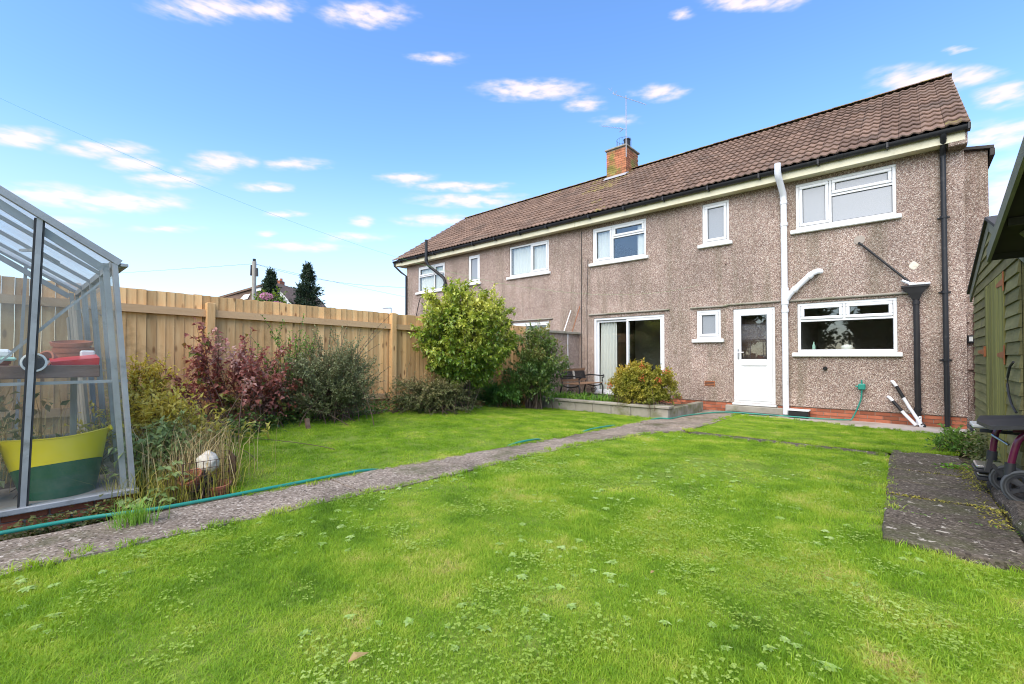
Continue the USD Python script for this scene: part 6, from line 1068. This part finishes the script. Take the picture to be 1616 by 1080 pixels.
# ------------------------------------------------------------------ beyond the fence
def conifer(label, base, H, R, seed):
    r = np.random.default_rng(seed); base = np.array(base, float); T_ = thing("conifer_tree", label, "tree", base, None); part(T_, "trunk", MB().tube([base, base + [0, 0, H * .96]], np.array([.10, .02]) if False else .07, 8), M["bark"])
    n = 430; h = r.uniform(.06, 1, n) ** .9; a = r.uniform(0, 2 * np.pi, n); rad = R * (1 - h) ** .8 * r.uniform(.35, 1.15, n) * (.65 + .7 * meshkit.noise(np.c_[np.cos(a) * 1.5, np.sin(a) * 1.5, h * 9], seed)) + .03; p0 = base + np.c_[np.zeros((n, 2)), h * H]; tip = base + np.c_[np.cos(a) * rad, np.sin(a) * rad, h * H + .22 * rad + r.uniform(-.05, .18, n)]
    S = bez(p0, (p0 + tip) / 2 + [0, 0, -.08], tip, 7); part(T_, "branch", trimesh.Trimesh(*tubes(S, .012, .004, 3), process=False), M["bark"])
    m = 22; i = r.integers(2, 7, (n, m)); lp = S[np.arange(n)[:, None], i].reshape(-1, 3) + r.normal(size=(n * m, 3)) * .05; D = np.repeat(tip - p0, m, 0) ; D /= np.linalg.norm(D, axis=1, keepdims=True); D = D + rand_dirs(r, n * m) * .7 + [0, 0, .2]
    V, F = leaves(lp, D, rand_dirs(r, n * m), .20 * r.uniform(.6, 1.2, n * m), .055, .15, .3); part(T_, "crown", trimesh.Trimesh(V, F, process=False), M["lf_conifer"], tint=np.repeat(np.clip(.6 * r.uniform(0, 1, n * m) + .5 * meshkit.noise(lp * 2, seed), 0, 1), 5))
def from_view(depth, lat): q = F0 * depth + RT * lat; return (q[0], q[1], 0.0)
conifer("taller dark conifer rising alone above the fence", from_view(24, 24 * (485 - 808) / 710), 5.95, 1.75, 71)
conifer("smaller slim conifer behind the pink-flowered bush", from_view(22, 22 * (426 - 808) / 710), 5.25, 1.25, 72)
HY = from_view(21, 21 * (427 - 808) / 710); T_, tp, _ = shrub("hydrangea_bush", "green bush with big pink flower heads behind the fence", "bush", HY, (HY[0], HY[1], 3.5), (.85, .85, .75), "lf_camellia", .12, .08, 40, 9, 9, .3, .2, 73, .2, .2, stem_r=.02, twigm="bark", inner=.4, tints=(0, .75))
for o in ((-.05, -.02, 3.95), (.35, .3, 3.55)):
    c = np.array([HY[0] + o[0] + .5, HY[1] + o[1] - .35, o[2]]); r_ = np.random.default_rng(5); lp = c + rand_dirs(r_, 220) * [.26, .26, .14]; V, F = leaves(lp, rand_dirs(r_, 220), rand_dirs(r_, 220), .06, .05); part(T_, "flower_head", trimesh.Trimesh(V, F, process=False), M["petal_pink"], tint=np.repeat(r_.uniform(0, 1, 220), 5))
cx, cy, _z0 = from_view(23, 23 * (540 - 808) / 710); shrub("treetop_bush", "thin tree top just showing over the fence right of the conifer", "bush", (cx, cy, 0), (cx, cy, 3.15), (.6, .6, .30), "lf_tree", .12, .05, 12, 6, 8, .25, .2, 74, .05, .2, stem_r=.02, twigm="bark")
PX, PY, _ = from_view(30, 30 * (400 - 808) / 710); UP = thing("telegraph_pole", "grey wooden telegraph pole beyond the fence", "pole", (PX, PY, 0)); part(UP, "pole", trimesh.creation.cone(1, 1) if False else MB().tube([(PX, PY, -.5), (PX, PY, 7.55)], .13, 12), M["greywood"], smooth=50)
m = MB(); m.beam((PX, PY, 6.6) - RT * .19, (PX, PY, 7.3) - RT * .17, .13, .10, RT); m.beam((PX, PY, 6.55) + RT * .2, (PX, PY, 7.1) + RT * .18, .13, .10, RT); m.tube([(PX, PY, 7.5), (PX, PY, 7.72)], .10, 8); part(UP, "junction_box", m, M["black"])
for k, (tx, ty, tz) in enumerate((from_view(45, -70)[:2] + (8.5,), from_view(26, 26 * (640 - 808) / 710)[:2] + (5.2,), from_view(55, 2)[:2] + (6.0,))):
    t = np.linspace(0, 1, 14)[:, None]; c = np.array([PX, PY, 7.4]) * (1 - t) + np.array([tx, ty, tz]) * t - np.c_[t * 0, t * 0, 4 * .35 * t * (1 - t)]; part(UP, "wire", MB().tube(c, .008, 4), M["rubber"])
# far house with tiled roof and rooflights
c0 = np.array(from_view(34, 34 * (412 - 808) / 710)); ux, uy = F0, RT
def hv(a, b, z): return c0 + RT * a + F0 * b + [0, 0, z]
FH = thing("far_house", "distant white house with a brown tiled roof and rooflights beyond the fence", "house", tuple(c0))
m = MB(); m.add([hv(-5.2, 0, 0), hv(2.6, 0, 0), hv(2.6, 0, 4.9), hv(.9, 0, 6.75), hv(-5.2, 0, 5.0), hv(-5.2, 7, 0), hv(2.6, 7, 0), hv(2.6, 7, 4.9), hv(.9, 7, 6.75), hv(-5.2, 7, 5.0)], [[0, 1, 2], [0, 2, 4], [2, 3, 4], [1, 6, 7], [1, 7, 2], [0, 4, 9], [0, 9, 5]]); part(FH, "wall", m, M["whitep"])
m = MB(); m.add([hv(-5.7, -.3, 4.9), hv(.9, -.3, 6.85), hv(.9, 7.3, 6.85), hv(-5.7, 7.3, 4.9), hv(3.0, -.3, 4.5), hv(3.0, 7.3, 4.5)], [[0, 1, 2], [0, 2, 3], [1, 4, 5], [1, 5, 2]]); m.add([hv(-5.7, -.3, 4.9), hv(.9, -.3, 6.85), hv(.9, -.31, 6.7), hv(-5.7, -.31, 4.75)], [[0, 3, 2, 1]]); rf_ = part(FH, "roof", m, M["tile"], tint=.3)
m = MB(); m.add([hv(-5.7, -.45, 4.55), hv(1.5, -.45, 4.55), hv(.9, -.05, 6.80), hv(-5.7, -.33, 4.88)], [[0, 1, 2], [0, 2, 3]]); part(rf_, "front_slope", m, M["tile"], tint=.25)
for a, zc in ((-.12, 6.25), (-1.05, 5.62)):
    bq = lambda z: -.45 + .178 * (z - 4.55) - .07
    m = MB(); m.add([hv(a - .42, bq(zc - .22), zc - .22), hv(a + .18, bq(zc - .12), zc - .12), hv(a + .36, bq(zc + .28), zc + .28), hv(a - .10, bq(zc + .2), zc + .2)], [[0, 1, 2, 3]]); part(rf_, "rooflight", m, M["whitep"])
m = MB(); m.beam(hv(.5, 1.5, 6.3), hv(.5, 1.5, 7.15), .75, .6, RT); part(FH, "chimney", m, M["brick"])
for k in (-.2, .2): part(FH, "chimney_pot", MB().tube([hv(.5 + k, 1.5, 7.14), hv(.5 + k, 1.5, 7.35)], .11, 10), M["terracotta"])
lx, ly, _ = from_view(40, 40 * (617 - 808) / 710); SL = thing("street_lamp", "thin street lamp showing above the fence left of the house", "street lamp", (lx, ly, 0)); part(SL, "column", MB().tube([(lx, ly, 0), (lx, ly, 5.5)], .05, 8), M["lead"]); m = MB(); m.beam((lx, ly, 5.5), np.array((lx, ly, 5.45)) - RT * .75, .14, .1); part(SL, "lantern", m, M["lead"])
# trees behind the photographer, mirrored in the window glass
for k, (x, y, h, r_, lab) in enumerate(((-5.6, -15, 6.5, 2.0, "tree behind the photographer, mirrored in the left of the kitchen window"), (-1.1, -15.5, 6.5, 2.1, "tree behind the photographer, mirrored in the right of the kitchen window"), (-10.0, -15.5, 7, 2.8, "tree behind the photographer, mirrored in the back door"), (-16.5, -15, 8, 3.2, "tree behind the photographer, mirrored in the patio door"), (-22.0, -16, 7.5, 3.0, "tree behind the photographer, furthest towards the fence side"))):
    shrub("garden_tree", lab, "tree", (x, y, 0), (x, y, h * .55), (r_, r_, h * .45), "lf_tree", .40, .28, 60, 12, 10, .9, .2, 80 + k, .1, .2, stem_r=.09, twigm="bark", inner=.2)
